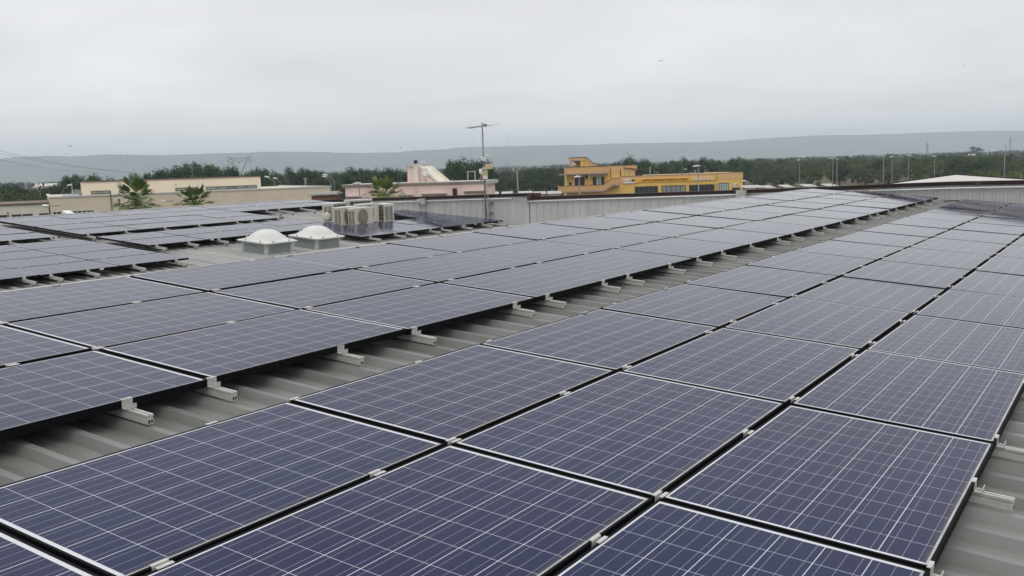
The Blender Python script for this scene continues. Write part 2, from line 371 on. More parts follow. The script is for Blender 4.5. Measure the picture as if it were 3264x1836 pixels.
# screws and washers at the low edge of the lower roof
rr = random.Random(11)
scr = MB(); scr.lathe([(0.0, 0.05), (0.012, 0.05), (0.012, 0.012), (0.03, 0.010), (0.03, 0)], 8)
scm = scr.mesh('roof_screw', MT['rust'])
for yy in [11.5, 12.25, 12.5, 13.25, 14.0, 14.5, 15.25, 17.0, 19.0, 19.25, 19.75, 20.5, 21.5, 22.75, 23.75, 25.0]:
    yk = -6.1 + round((yy + 6.1) / 0.25) * 0.25 + 0.19
    o = link('roof_screw', scm, wh); xx = -16.35 + rr.uniform(-0.25, 0.1); o.location = (xx, yk, DL - HL - SL * xx + 0.042)

# parapet wall beyond the far ends of the arrays
pw = thing('parapet_wall', 'ribbed grey metal parapet wall with dark brown coping behind the panels', 'wall', (0, 26.2, 0))
def cladding(x0, x1, zb, tops):
    mb = MB(); pts = []; x = x0
    while x < x1:
        for dx, y in ((0, 0), (0.168, 0), (0.180, -0.030), (0.222, -0.030), (0.234, 0)):
            if x + dx <= x1: pts.append((x + dx, y))
        x += 0.262
    pts.append((x1, 0)); n = len(pts)
    vs = [(x, y, zb(x)) for x, y in pts] + [(x, y, interp(tops, x) - 0.03) for x, y in pts]
    mb.add(vs, [(k, k + 1, n + k + 1, n + k) for k in range(n - 1)])
    return mb
T1 = [(-27.2, Z0 - 1.055), (-22.8, Z0 - 0.985), (-16.44, Z0 - 0.882)]
T2 = [(-16.44, Z0 - 1.000), (-8.2, Z0 - 0.852), (-5.2, Z0 - 0.768), (-4.0, Z0 - 0.742), (-2.4, Z0 - 0.738), (9.2, Z0 - 0.70)]
cladding(-27.1, -16.44, lambda x: DL - HL - SL * x - 0.1, T1).build('cladding', MT['clad'], pw)
cladding(-16.38, 9.1, lambda x: (DL if x < -7.7 else DR) - 0.3 - SL * x, T2).build('cladding', MT['clad'], pw)
def coping(tops, h=0.088, y0=-0.07, y1=0.22):
    mb = MB()
    for (xa, za), (xb, zb_) in zip(tops, tops[1:]):
        vs = [(x, y, z + dz) for x, z in ((xa, za), (xb, zb_)) for y in (y0, y1) for dz in (-h, 0)]
        mb.add(vs, [(0, 1, 3, 2), (4, 6, 7, 5), (0, 4, 5, 1), (2, 3, 7, 6), (1, 5, 7, 3), (0, 2, 6, 4)])
    return mb
coping(T1).build('coping', MT['coping'], pw)
coping([(-16.36, T2[0][1])] + T2[1:]).build('coping', MT['coping'], pw)
mb = MB(); mb.box(-16.455, -16.33, -0.075, 0.22, Z0 - 1.12, Z0 - 0.884); mb.box(-16.33, -16.1, 0.10, 0.22, Z0 - 1.0, Z0 - 0.883); mb.build('corner_cover', MT['rust'], pw)
mb = MB(); mb.box(-3.50, -3.36, -0.075, 0.10, Z0 - 0.835, Z0 - 0.738); mb.build('coping_joint', MT['rust'], pw)
mb = MB(); mb.box(-11.6, -11.57, -0.074, 0.10, Z0 - 1.005, Z0 - 0.912); mb.build('coping_joint', MT['coping'], pw)
for xa in (-10, 0): pass
mb = MB(); mb.box(-27.1, 9.1, 0.05, 0.19, 0, Z0 - 1.09); mb.build('wall_core', MT['offwhite'], pw)

# conduit on the parapet
def conduit(pts, r, label, m):
    mb = MB(); mb.tube([(x, 26.125, Z0 + z) for x, z in pts], r, 8)
    tag(mb.build('cable_conduit', m, smooth=True), label, 'conduit', 'conduit pipes along the parapet')
conduit([(-22.6, -1.135), (-20.85, -1.105)], 0.020, 'white conduit pipe behind the condenser units, left of the junction box pair', MT['pvc'])
conduit([(-20.55, -1.10), (-18.5, -1.068), (-17.05, -1.040)], 0.021, 'white conduit pipe crossing behind the antenna mast', MT['pvc'])
conduit([(-17.04, -1.041), (-16.95, -1.055), (-16.75, -1.10), (-16.6, -1.130), (-16.4, -1.142)], 0.014, 'short bent grey flexible conduit at the step in the parapet coping', MT['pvcgrey'])
conduit([(-16.38, -1.142), (-14.5, -1.10), (-12.9, -1.07), (-11, -1.032), (-9.56, -1.003)], 0.021, 'long white conduit pipe below the yellow workshop, ending at a square box', MT['pvc'])
conduit([(-9.25, -0.99), (-8.0, -0.955), (-6.4, -0.935), (-5.95, -0.945)], 0.012, 'thin grey conduit right of the square junction box', MT['pvcgrey'])
conduit([(-6.0, -0.945), (-4.0, -0.905), (-2.4, -0.892), (1, -0.86), (6, -0.83)], 0.021, 'white conduit pipe on the parapet at the far right', MT['pvc'])
for s, x in enumerate((-21.6, -19.6, -18.9, -17.6, -15.2, -13.6, -12.0, -10.4, -4.9, -3.4)):
    pass
mb = MB(); mb.box(-0.14, 0.14, -0.06, 0.02, -0.10, 0.11); jb = mb.build('junction_box', MT['pvcgrey']); jb.location = (-9.40, 26.10, Z0 - 0.99)
jb.data.materials[0] = MT['flash']
tag(jb, 'square grey junction box on the parapet, above the ridge of the middle array', 'junction box')
jt = thing('junction_box', 'pale double junction box on the parapet behind the condenser units', 'junction box', (-20.70, 26.12, Z0 - 1.10))
mb = MB(); mb.box(-0.02, 0.16, -0.07, 0.03, -0.11, 0.09); mb.build('box_body', MT['flash'], jt)
mb = MB(); mb.box(-0.17, -0.025, -0.06, 0.03, -0.05, 0.07); mb.build('box_body', MT['flash'], jt)
mb = MB(); mb.tube([(0.14, -0.03, -0.11), (0.05, -0.04, -0.30), (-0.02, -0.05, -0.42)], 0.012, 6); mb.build('cable', MT['pvcgrey'], jt)
mb = MB(); mb.tube([(0.10, -0.01, -0.11), (0.11, -0.01, -0.6)], 0.02, 6); mb.build('down_pipe', MT['clad'], jt)

# ---------------------------------------------------------------- solar panels
def frame_mesh():
    mb = MB(); w = 0.011; h = 0.040
    mb.box(0, w, 0, PL, -h, 0); mb.box(PW - w, PW, 0, PL, -h, 0)
    mb.box(w, PW - w, 0, w, -h, 0); mb.box(w, PW - w, PL - w, PL, -h, 0)
    return mb.mesh('frame', MT['frame'])
def glass_mesh():
    mb = MB(); w = 0.0108; mb.box(w, PW - w, w, PL - w, -0.009, -0.0015)
    me = mb.mesh('glass', MT['glass']); me.materials.append(MT['back']); me.polygons[0].material_index = 1; return me
FM, GM = frame_mesh(), glass_mesh()
lbl = MB(); lbl.box(0, 0.0015, 0, 0.085, -0.034, -0.006); LBM = lbl.mesh('label_sticker', MT['white'])
rp = random.Random(21)
def panel(x, y, d, label, group, sticker=None):
    Mx = plane_m(x, y, d + rp.uniform(-0.0015, 0.0015))
    Mx = Mx @ Matrix.Rotation(R_(rp.uniform(-0.16, 0.16)), 4, 'X') @ Matrix.Rotation(R_(rp.uniform(-0.16, 0.16)), 4, 'Y')
    o = thing('solar_panel', label, 'solar panel', group=group, mw=Mx)
    link('frame', FM, o); link('glass', GM, o)
    if sticker is not None:
        s = link('label_sticker', LBM, o); s.location = (PW + 0.0005, sticker, 0)
    return o
CP = PITCHV * math.cos(R_(4.93))
# lines between panels along y
RL = [3.345 + 1.6645 * k for k in range(-2, 15)]
RL[2:9] = [3.345, 5.008, 6.668, 8.318, 9.975, 11.640, 13.305]
for k in range(9, 17): RL[k] = 13.305 + 1.666 * (k - 8)
def place_array(x0, rows, lines, d, rownames, arr, group, gap=0.015, stickers={}):
    n = len(lines) - 1
    for r in range(rows):
        for k in range(n):
            ya, yb = lines[k], lines[k + 1]
            y = (ya + yb) / 2 - PL / 2
            lab = 'solar panel, %s from the far wall, %s of the %s' % (
                ORD[n - 1 - k].replace('nearest', 'first'), rownames[r], arr)
            panel(x0 + 0.010 + r * CP, y, d, lab, group, stickers.get((r, k)))
place_array(-3.564, 3, RL[:16], DR, ['left row', 'middle row', 'right row'], 'right-hand array', 'panels of the right-hand array')
ML = [3.357 + 1.6675 * k for k in range(-1, 14)]
place_array(-7.166, 3, ML, DR, ['ridge row', 'middle row', 'walkway row'], 'middle array', 'panels of the middle array')
LA = [13.440 - 1.6667 * k for k in range(4, -1, -1)]
place_array(-21.03, 4, LA, DL, ['top row', 'second row', 'third row', 'bottom row'], 'front left array', 'panels of the left arrays', stickers={(3, 1): 0.2, (3, 2): 1.2})
place_array(-25.66, 4, LA[1:], DL, ['top row', 'second row', 'third row', 'bottom row'], 'cut-off far-left array', 'panels of the left arrays', stickers={(3, 2): 1.5})
LB = [13.985 + 1.6667 * k for k in range(8)]
place_array(-25.66, 2, LB, DL, ['top row', 'second row'], 'long back array', 'panels of the left arrays')
place_array(-25.66 + 2 * CP, 2, LB[:5], DL, ['third row', 'bottom row'], 'long back array', 'panels of the left arrays')
place_array(-21.10, 2, LB[:5], DL, ['upper row', 'lower row'], 'array behind the skylights', 'panels of the left arrays', stickers={(1, 1): 0.1})
LDl = [18.970 + 1.6667 * k for k in range(5)]
place_array(-19.08, 2, LDl, DL, ['upper row', 'lower row'], 'array below the condensers', 'panels of the left arrays', stickers={(1, 1): 0.15, (1, 2): 1.2, (1, 3): 0.1})
place_array(-21.10, 2, LDl[3:], DL, ['upper corner row', 'corner row'], 'array below the condensers', 'panels of the left arrays')

# rails with clamps
RPROF = [(-.018, -.090), (.018, -.090), (.018, -.062), (.012, -.059), (.012, -.054), (.019, -.054), (.019, -.042), (.006, -.042), (.006, -.064),
         (-.006, -.064), (-.006, -.042), (-.019, -.042), (-.019, -.054), (-.012, -.054), (-.012, -.059), (-.018, -.062)]
def rail_mesh(length):
    mb = MB(); mb.prism(RPROF, 0, length, axis='x')
    nf = len(mb.f)
    mb.box(length, length + 0.0008, -0.013, -0.003, -0.084, -0.068); mb.box(length, length + 0.0008, 0.003, 0.013, -0.084, -0.068)  # dark plates on the solid end, painting the shade inside hollow cavities
    me = mb.mesh('mounting_rail', MT['alu']); me.materials.append(MT['dark'])
    for p in me.polygons[nf:]: p.material_index = 1
    return me
def mid_clamp():
    mb = MB(); h = 0.032
    mb.box(-0.022, -0.007, -h, h, 0.001, 0.0045); mb.box(0.007, 0.022, -h, h, 0.001, 0.0045)
    mb.box(-0.0085, -0.0055, -h, h, -0.030, 0.001); mb.box(0.0055, 0.0085, -h, h, -0.030, 0.001); mb.box(-0.0055, 0.0055, -h, h, -0.031, -0.028)
    mb.lathe([(0.0045, -0.028), (0.0045, -0.018), (0, -0.018)], 8)
    return mb.mesh('mid_clamp', MT['alu'])
def end_clamp():                                         # frame on the -x side
    mb = MB(); h = 0.030
    mb.box(-0.012, 0.004, -h, h, 0.001, 0.0045); mb.box(0.001, 0.004, -h, h, -0.041, 0.001)
    mb.box(0.004, 0.036, -h, h, -0.041, -0.038); mb.box(0.033, 0.036, -h, h, -0.038, -0.018)
    mb.lathe([(0.008, -0.038), (0.008, -0.029), (0.0, -0.029)], 8, Matrix.Translation((0.018, 0, 0)))
    return mb.mesh('end_clamp', MT['alu'])
MC, EC = mid_clamp(), end_clamp()
ft = MB(); ft.box(-0.025, 0.025, -0.05, 0.03, -0.135, -0.091); ft.box(-0.018, 0.018, -0.012, 0.012, -0.165, -0.135)
FTM = ft.mesh('foot_bracket', MT['steel'])
rmesh = {}
def rail(x0, rows, y, d, over_lo, over_hi, label, group, feet=False):
    L = rows * PITCHV - (PITCHV - PW) + over_lo + over_hi
    key = round(L, 3)
    if key not in rmesh: rmesh[key] = rail_mesh(L)
    Mx = plane_m(x0 + 0.010 - over_hi * math.cos(R_(4.93)), y, d)
    o = tag(link('mounting_rail', rmesh[key]), label, 'rail', group); o.matrix_world = Mx
    for k in range(1, rows):
        c = link('mid_clamp', MC, o); c.location = (over_hi + k * PITCHV - (PITCHV - PW) / 2, 0, 0)
    c = link('end_clamp', EC, o); c.location = (over_hi + rows * PITCHV - (PITCHV - PW), 0, 0)
    c = link('end_clamp', EC, o); c.location = (over_hi, 0, 0); c.rotation_euler = (0, 0, math.pi)
    if feet:
        f = link('foot_bracket', FTM, o); f.location = (L - 0.07, 0, 0)
def rails(x0, rows, ys, d, over_lo, over_hi, arr, group, feet=False):
    ys = sorted(ys)
    for i, y in enumerate(ys):
        rail(x0, rows, y, d, over_lo, over_hi, 'aluminium mounting rail under the %s, %s from the far wall' % (arr, ORD[len(ys) - 1 - i].replace('nearest', 'first')), group, feet)
ysM = [2.02, 2.85, 3.37, 4.37, 5.10, 6.37, 6.87, 7.87, 8.38, 9.37, 10.13, 10.88, 11.87, 12.95, 13.6, 14.6, 15.2, 16.2, 17.2, 18.2, 18.75, 19.7, 20.4, 21.4, 22.4, 23.4, 24.3]
rails(-7.166, 3, ysM, DR, 0.18, 0.05, 'middle array', 'rails of the middle array')
ysR = [0.85, 1.83, 2.86, 3.38, 4.38, 5.12, 6.42, 6.91, 7.91, 8.43, 9.4, 10.15, 10.9, 11.9, 12.95, 13.6, 14.6, 15.2, 16.2, 17.2, 18.2, 18.75, 19.7, 20.4, 21.4, 22.4, 23.4, 24.3]
rails(-3.564, 3, ysR, DR, 0.155, 0.03, 'right-hand array', 'rails of the right-hand array')
rails(-21.03, 4, [7.4, 8.1, 8.9, 9.78, 10.3, 11.06, 12.08, 13.1], DL, 0.37, 0.05, 'front left array', 'rails of the left arrays', True)
rails(-25.66, 4, [8.9, 9.8, 10.4, 11.2, 12.2, 13.2], DL, 0.37, 0.05, 'cut-off far-left array', 'rails of the left arrays', True)
rails(-25.66, 4, [14.16, 15.22, 16.4, 17.5, 18.84, 19.37, 20.39], DL, 0.36, 0.05, 'long back array', 'rails of the left arrays', True)
rails(-25.66, 2, [21.82, 22.35, 23.35, 24.6], DL, 0.72, 0.05, 'long back array end', 'rails of the left arrays', True)
rails(-21.10, 2, [14.2, 15.1, 16.0, 16.9, 17.9, 18.75], DL, 0.36, 0.05, 'array behind the skylights', 'rails of the left arrays', True)
rails(-19.08, 2, [19.3, 20.32, 20.80, 21.87, 22.42, 23.44, 24.49, 25.4], DL, 0.38, 0.05, 'array below the condensers', 'rails of the left arrays', True)
rails(-21.10, 2, [24.3, 25.3], DL, 0.0, 0.05, 'corner beside the condensers', 'rails of the left arrays', True)

# black cables on the roof
mb = MB(); pts = []
base = [(-0.40, 5.85), (-0.33, 5.80), (-0.27, 5.72), (-0.30, 5.64), (-0.36, 5.66)]
mb.tube([(x, y, DR - HR - SL * x + 0.02 + 0.05 * math.sin(i)) for i, (x, y) in enumerate(base)], 0.007, 6)
tag(mb.build('black_cable', MT['black'], smooth=True), 'short black cable lying on the roof beside the right edge of the right-hand array', 'cable')
mb = MB(); base = [(-3.95, 24.6), (-3.90, 25.0), (-3.80, 25.2), (-3.60, 25.35), (-3.40, 25.3)]
mb.tube([(x, y, DR - 0.06 - SL * x) for x, y in base], 0.014, 6)
tag(mb.build('black_cable', MT['black'], smooth=True), 'black cable looping between the two arrays at the far grey wall', 'cable')

# ---------------------------------------------------------------- skylights
def skylight(x, y, label):
    Mx = plane_m(x, y, DL - HL + 0.042)
    o = thing('roof_skylight', label, 'skylight', group='domed roof skylights', mw=Mx); s = 0.82; h = 0.235
    mb = MB(); mb.box(0, s, 0, s, -0.06, h); mb.build('curb', MT['curb'], o)
    for cx_, cy_ in ((0, 0), (s, 0), (0, s), (s, s)):
        mb = MB(); sx = 1 if cx_ else -1; sy = 1 if cy_ else -1
        mb.box(min(cx_ - sx * 0.07, cx_ + sx * 0.004), max(cx_ - sx * 0.07, cx_ + sx * 0.004), min(cy_, cy_ + sy * 0.004), max(cy_, cy_ + sy * 0.004), 0, h - 0.001)
        mb.box(min(cx_, cx_ + sx * 0.0041), max(cx_, cx_ + sx * 0.0041), min(cy_ - sy * 0.06, cy_ + sy * 0.0042), max(cy_ - sy * 0.06, cy_ + sy * 0.0042), 0, h - 0.001)
        mb.build('corner_strip', MT['flash'], o)
    mb = MB(); mb.box(-0.10, s + 0.13, -0.10, s + 0.10, -0.035, -0.005); mb.build('flashing', MT['flash'], o)
    r = 0.095; mb = MB(); mb.box(-r + .012, s + r - .012, -r + .012, s + r - .012, h + 0.001, h + 0.034); mb.build('rim', MT['flash'], o)
    n = 26; mb = MB(); vs = []
    for j in range(n + 1):
        for i in range(n + 1):
            u, v = 2 * i / n - 1, 2 * j / n - 1
            f = max(0, 1 - abs(u / 0.90) ** 2.0) * max(0, 1 - abs(v / 0.90) ** 2.0)
            z = h + 0.052 + 0.235 * (0.35 * f ** 0.8 + 0.65 * f * f * (3 - 2 * f) if f > 0 else 0)
            if max(abs(u), abs(v)) > 0.99: z = h + 0.034
            vs.append((s / 2 + u * (s / 2 + r), s / 2 + v * (s / 2 + r), z))
    mb.add(vs, [(j * (n + 1) + i, j * (n + 1) + i + 1, (j + 1) * (n + 1) + i + 1, (j + 1) * (n + 1) + i) for j in range(n) for i in range(n)])
    mb.build('dome', MT['dome'], o, smooth=True)
    b = MB(); b.lathe([(0.014, 0), (0.014, 0.022), (0, 0.022)], 8); bm = b.mesh('bolt', MT['black'])
    for t in (0.16, 0.66):
        for p in ((t, -0.055), (t, s + 0.055), (-0.055, t), (s + 0.055, t)):
            q = link('bolt', bm, o); q.location = (p[0] * 1.0 + (0.02 if p[0] == t else 0), p[1], h + 0.05)
    return o
skylight(-17.93, 15.70, 'white domed skylight on a teal-grey curb, the left one nearer the camera')
skylight(-17.80, 17.22, 'white domed skylight on a teal-grey curb, the right one in front of the condenser units')

# ---------------------------------------------------------------- condenser units
def condenser(x, y, yaw, label, kind='fan', w=0.80, dp=0.30, h=0.60, lift=0.10, tilt=0.0):
    """front (fan) faces local -y; w along x"""
    z = DL - HL - SL * x + 0.042
    o = thing('condenser_unit', label, 'air conditioner', (x, y, z), yaw, 'old outdoor condenser units on the lower roof')
    if tilt: o.rotation_euler = (0, tilt, yaw)
    z0 = lift
    mb = MB(); mb.box(-w / 2, w / 2, -dp / 2, dp / 2, z0, z0 + h - 0.03); mb.build('casing', MT['acwhite'], o)
    mb = MB(); mb.prism([(-w / 2 - .008, z0 + h - 0.029), (w / 2 + .008, z0 + h - 0.029), (w / 2 + .008, z0 + h - .006), (w / 2, z0 + h), (-w / 2, z0 + h), (-w / 2 - .008, z0 + h - .006)], -dp / 2 - .010, dp / 2 + .010); mb.build('lid', MT['actop'], o)
    # fan opening on the front, off centre
    cxf, czf, rf = -0.10 * w, z0 + h * 0.50, h * 0.42
    Mf = Matrix.Translation((cxf, -dp / 2 - 0.004, czf)) @ Matrix.Rotation(R_(90), 4, 'X')
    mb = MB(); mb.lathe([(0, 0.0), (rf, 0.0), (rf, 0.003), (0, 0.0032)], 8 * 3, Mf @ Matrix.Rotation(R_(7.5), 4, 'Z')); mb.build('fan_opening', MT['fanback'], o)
    mb = MB()
    for q in range(1, 9): mb.lathe([(rf * q / 8 - 0.006, 0.006), (rf * q / 8, 0.006), (rf * q / 8, 0.010), (rf * q / 8 - 0.006, 0.010), (rf * q / 8 - 0.006, 0.006)], 24, Mf)
    for a in range(8):
        ca, sa = math.cos(a * math.pi / 4), math.sin(a * math.pi / 4)
        mb.tube([(0, 0, 0.008), (rf * ca, rf * sa, 0.008)], 0.004, 4, Mf)
    mb.build('fan_guard', MT['grille'], o)
    # louvres on the left end
    mb = MB()
    n = 13
    for c0, c1 in ((-dp / 2 + 0.04, -0.01), (0.01, dp / 2 - 0.03)):
        for q in range(n):
            za = z0 + 0.05 + (h - 0.13) * q / n
            mb.box(-w / 2 - 0.003, -w / 2 - 0.0005, c0, c1, za, za + (h - 0.13) / n * 0.55)
    mb.build('side_louvre', MT['dark'], o)
    mb = MB()
    for q in range(n):
        za = z0 + 0.05 + (h - 0.13) * q / n
        mb.box(w / 2 + 0.0005, w / 2 + 0.003, -dp / 2 + 0.05, -0.005, za, za + (h - 0.13) / n * 0.5)
        mb.box(w / 2 + 0.0005, w / 2 + 0.003, 0.015, dp / 2 - 0.04, za, za + (h - 0.13) / n * 0.5)
    mb.build('side_louvre', MT['dark'], o)
    # coil at the back with guard wires
    mb = MB(); mb.box(-w / 2 + 0.03, w / 2 - 0.05, dp / 2 + 0.0005, dp / 2 + 0.004, z0 + 0.04, z0 + h - 0.05); mb.build('coil', MT['coil'], o)
    mb = MB()
    for q in range(5): mb.box(-w / 2 + 0.03, w / 2 - 0.05, dp / 2 + 0.006, dp / 2 + 0.016, z0 + 0.06 + (h - 0.13) * q / 4 - 0.005, z0 + 0.06 + (h - 0.13) * q / 4 + 0.005)
    for q in range(6):
        xx = -w / 2 + 0.05 + (w - 0.12) * q / 5; mb.box(xx - 0.006, xx + 0.006, dp / 2 + 0.004, dp / 2 + 0.012, z0 + 0.04, z0 + h - 0.05)
    mb.build('coil_guard', MT['grille'], o)
    for sx in (-1, 1):
        mb = MB(); mb.box(sx * w * 0.33 - 0.03, sx * w * 0.33 + 0.03, -dp / 2 - 0.03, dp / 2 + 0.03, 0.0, z0); mb.build('foot', MT['steel'], o)
    mb = MB(); mb.box(w * 0.24, w * 0.36, -dp / 2 - 0.003, -dp / 2 - 0.0005, z0 + h * 0.62, z0 + h * 0.66); mb.build('name_plate', MT['grille'], o)
    return o
PH = math.pi / 2
# yaw such that local -y points along the given heading
def yaw_to(dx, dy): return math.atan2(dy, dx) + PH
cu_a = condenser(-21.0, 22.15, yaw_to(-0.97, -0.22), 'white condenser unit turned backwards, leftmost, with pipe valves on its narrow end', h=0.58, dp=0.36, lift=0.0)
# service end cover of unit A faces the camera
mb = MB(); mb.lathe([(0.13, 0), (0.13, 0.05), (0.10, 0.07), (0, 0.07)], 20, Matrix.Translation((0.401, -0.02, 0.18)) @ Matrix.Rotation(PH, 4, 'Y')); mb.build('round_cover', MT['acwhite'], cu_a, smooth=True)
mb = MB(); mb.tube([(0.42, -0.08, 0.38), (0.45, -0.08, 0.30), (0.44, -0.06, 0.22), (0.45, 0.08, 0.34), (0.42, 0.12, 0.38)], 0.008, 6); mb.build('refrigerant_pipe', MT['coil'], cu_a)
condenser(-19.95, 21.55, yaw_to(1, 0.05), 'white condenser unit with wide black louvre slots, between the leftmost unit and the front one', h=0.55, lift=0.03)
condenser(-19.55, 21.72, yaw_to(1, 0.02), 'white condenser unit with fan facing right, frontmost of the cluster', h=0.56, lift=0.02)
condenser(-20.0, 22.50, yaw_to(1, 0.03), 'white condenser unit with fan half hidden behind the frontmost unit', h=0.58, lift=0.04)
condenser(-20.0, 23.30, yaw_to(0.44, 0.90), 'white condenser unit with dark coil grid, rightmost of the cluster', h=0.56, dp=0.33, lift=0.02)
condenser(-21.1, 23.35, yaw_to(-0.86, 0.5), 'white condenser unit at the back of the cluster showing only its lid', h=0.58, lift=0.04, dp=0.40)

# ---------------------------------------------------------------- antenna mast
am = thing('antenna_mast', 'thin grey antenna mast standing against the grey parapet, leaning slightly', 'antenna mast', (-17.94, 25.95, Z0 - 1.75))
def mz(z): return z + 1.75
mb = MB(); mb.tube([(0, 0, 0), (-0.005, 0, mz(-0.35)), (-0.02, 0, mz(0.35)), (-0.03, 0, mz(1.42))], [0.030, 0.030, 0.020, 0.017], 8); mb.build('pole', MT['mast'], am, smooth=True)
mb = MB(); mb.tube([(-0.33, -0.30, mz(1.235)), (0.10, 0.03, mz(1.315))], 0.020, 6); mb.box(0.02, 0.12, -0.03, 0.06, mz(1.27), mz(1.36)); mb.build('aerial_boom', MT['steel'], am)
for i, (f, L) in enumerate(((0.05, 0.55), (0.25, 0.50), (0.45, 0.42), (0.65, 0.34), (0.85, 0.28))):
    p = Vector((-0.30, -0.28, mz(1.24))).lerp(Vector((0.09, 0.02, mz(1.312))), 1 - f); d = Vector((0.62, 0.78, 0.06)).normalized()
    mb = MB(); mb.tube([p - d * L, p + d * L], 0.005, 5); mb.build('aerial_element', MT['alu'], am)
mb = MB(); mb.tube([(-0.09, -0.02, mz(0.28)), (-0.07, -0.02, mz(0.20)), (0.10, -0.02, mz(0.20)), (0.13, -0.02, mz(0.30))], 0.016, 6); mb.box(-0.04, 0.06, -0.04, -0.02, mz(0.18), mz(0.32)); mb.build('sensor_bracket', MT['lamphead'], am)
for xx, zz, r in ((-0.12, 0.31, 0.035), (0.14, 0.34, 0.045), (-0.05, 0.27, 0.03)):
    mb = MB(); mb.lathe([(r * math.sin(a * math.pi / 6), -r * math.cos(a * math.pi / 6)) for a in range(7)], 10, Matrix.Translation((xx, -0.03, mz(zz)))); mb.build('weather_sensor', MT['pvc'], am, smooth=True)
mb = MB(); mb.box(0.09, 0.28, -0.06, 0.06, mz(-0.08), mz(0.09)); mb.box(0.0, 0.09, -0.02, 0.02, mz(-0.01), mz(0.02)); mb.build('camera_box', MT['cream'], am)
mb = MB(); mb.lathe([(0.11, mz(-0.10)), (0.12, mz(-0.08)), (0.11, mz(-0.035)), (0.0, mz(-0.03))], 14, Matrix.Translation((0.03, -0.02, 0))); mb.build('hood', MT['flash'], am, smooth=True)
mb = MB(); mb.box(-0.045, 0.10, -0.09, 0.04, mz(-0.30), mz(-0.105)); mb.build('sensor_case', MT['cream'], am)
mb = MB(); mb.box(-0.01, 0.10, -0.092, 0.03, mz(-0.40), mz(-0.302)); mb.build('sensor_case', MT['lamphead'], am)
mb = MB(); mb.tube([(0.05, -0.02, mz(-0.40)), (0.11, -0.02, mz(-0.75)), (0.12, -0.02, mz(-1.0)), (0.05, -0.03, mz(-1.2)), (0.07, -0.03, mz(-1.4)), (0.12, -0.03, mz(-1.52)), (0.03, -0.03, mz(-1.65))], 0.010, 6); mb.build('cable', MT['pvcgrey'], am, smooth=True)
mb = MB(); mb.tube([(-0.03, -0.02, mz(1.30)), (0.02, -0.02, mz(1.1)), (-0.005, -0.022, mz(0.6))], 0.005, 5); mb.build('cable', MT['black'], am)
for zz in (-1.18, -1.5):
    mb = MB(); mb.box(-0.03, 0.14, -0.03, 0.22, mz(zz), mz(zz + 0.03)); mb.build('wall_bracket', MT['steel'], am)

# ---------------------------------------------------------------- distant buildings
class Fac:
    """vertical facade through two points; local x along it, y inwards, z up from the ground"""
    def __init__(s, P0, P1):
        s.o = Vector((P0.x, P0.y, 0)); d = Vector((P1.x - P0.x, P1.y - P0.y, 0)); s.L = d.length; s.d = d.normalized()
        s.n = Vector((-s.d.y, s.d.x, 0))
        if s.n.dot(s.o) < 0: s.n = -s.n          # inwards = away from the camera
        s.mw = Matrix(((s.d.x, s.n.x, 0, s.o.x), (s.d.y, s.n.y, 0, s.o.y), (0, 0, 1, 0), (0, 0, 0, 1)))
    def p(s, px, py, y=0.0):                       # photo pixel -> (x, z) on the plane at depth y
        r = ray(px, py); o = s.o + s.n * y
        t = (o.dot(s.n)) / (r.x * s.n.x + r.y * s.n.y)
        q = r * t
        return ((q - s.o).dot(s.d), q.z + Z0)
def quadbox(mb, F, pts, y0, y1, Mx=None):            # pixel polygon extruded between depths
    poly = [F.p(px, py, y0) for px, py in pts]
    return mb.prism(poly, y0, y1)
kA = 420 / 2536
def A(x, y): return (x * kA, 460 + y * kA)
def B(x, y): return (380 + x * kA, 460 + y * kA)
def Zm(x, y): return (700 + x * 0.31832, 450 + y * 0.31832)

# tan building
tp0, tp1 = at(157, 630.6, 100.0), at(1053, 590, 112.8)
FT = Fac(tp0, tp1)
tb = thing('tan_building', 'long tan flat-roofed building with a set-back upper storey behind the palms', 'building', mw=FT.mw)
zt = 0.5 * (tp0.z + tp1.z); LT = FT.L
mb = MB(); mb.box(0, LT, 0, 26, 0, zt - 0.12); mb.build('lower_wall', MT['tan'], tb)
mb = MB(); mb.box(-0.1, LT + 0.1, -0.08, 0.35, zt - 0.12, zt); mb.box(-0.1, 0.3, 0.35, 26.1, zt - 0.12, zt); mb.box(LT - 0.3, LT + 0.1, 0.35, 26.1, zt - 0.12, zt); mb.build('parapet_coping', MT['paledge'], tb)
SB = 7.0
ux0, uz0 = FT.p(275.7, 581, SB); ux1, uz1 = FT.p(829.5, 559, SB); uz = 0.5 * (uz0 + uz1)
mb = MB(); mb.box(ux0, ux1, SB, 24, zt - 0.3, uz - 0.1); mb.build('upper_wall', MT['tan2'], tb)
mb = MB(); mb.box(ux0 - 0.08, ux1 + 0.08, SB - 0.08, 24.1, uz - 0.1, uz); mb.build('upper_coping', MT['brownedge'], tb)
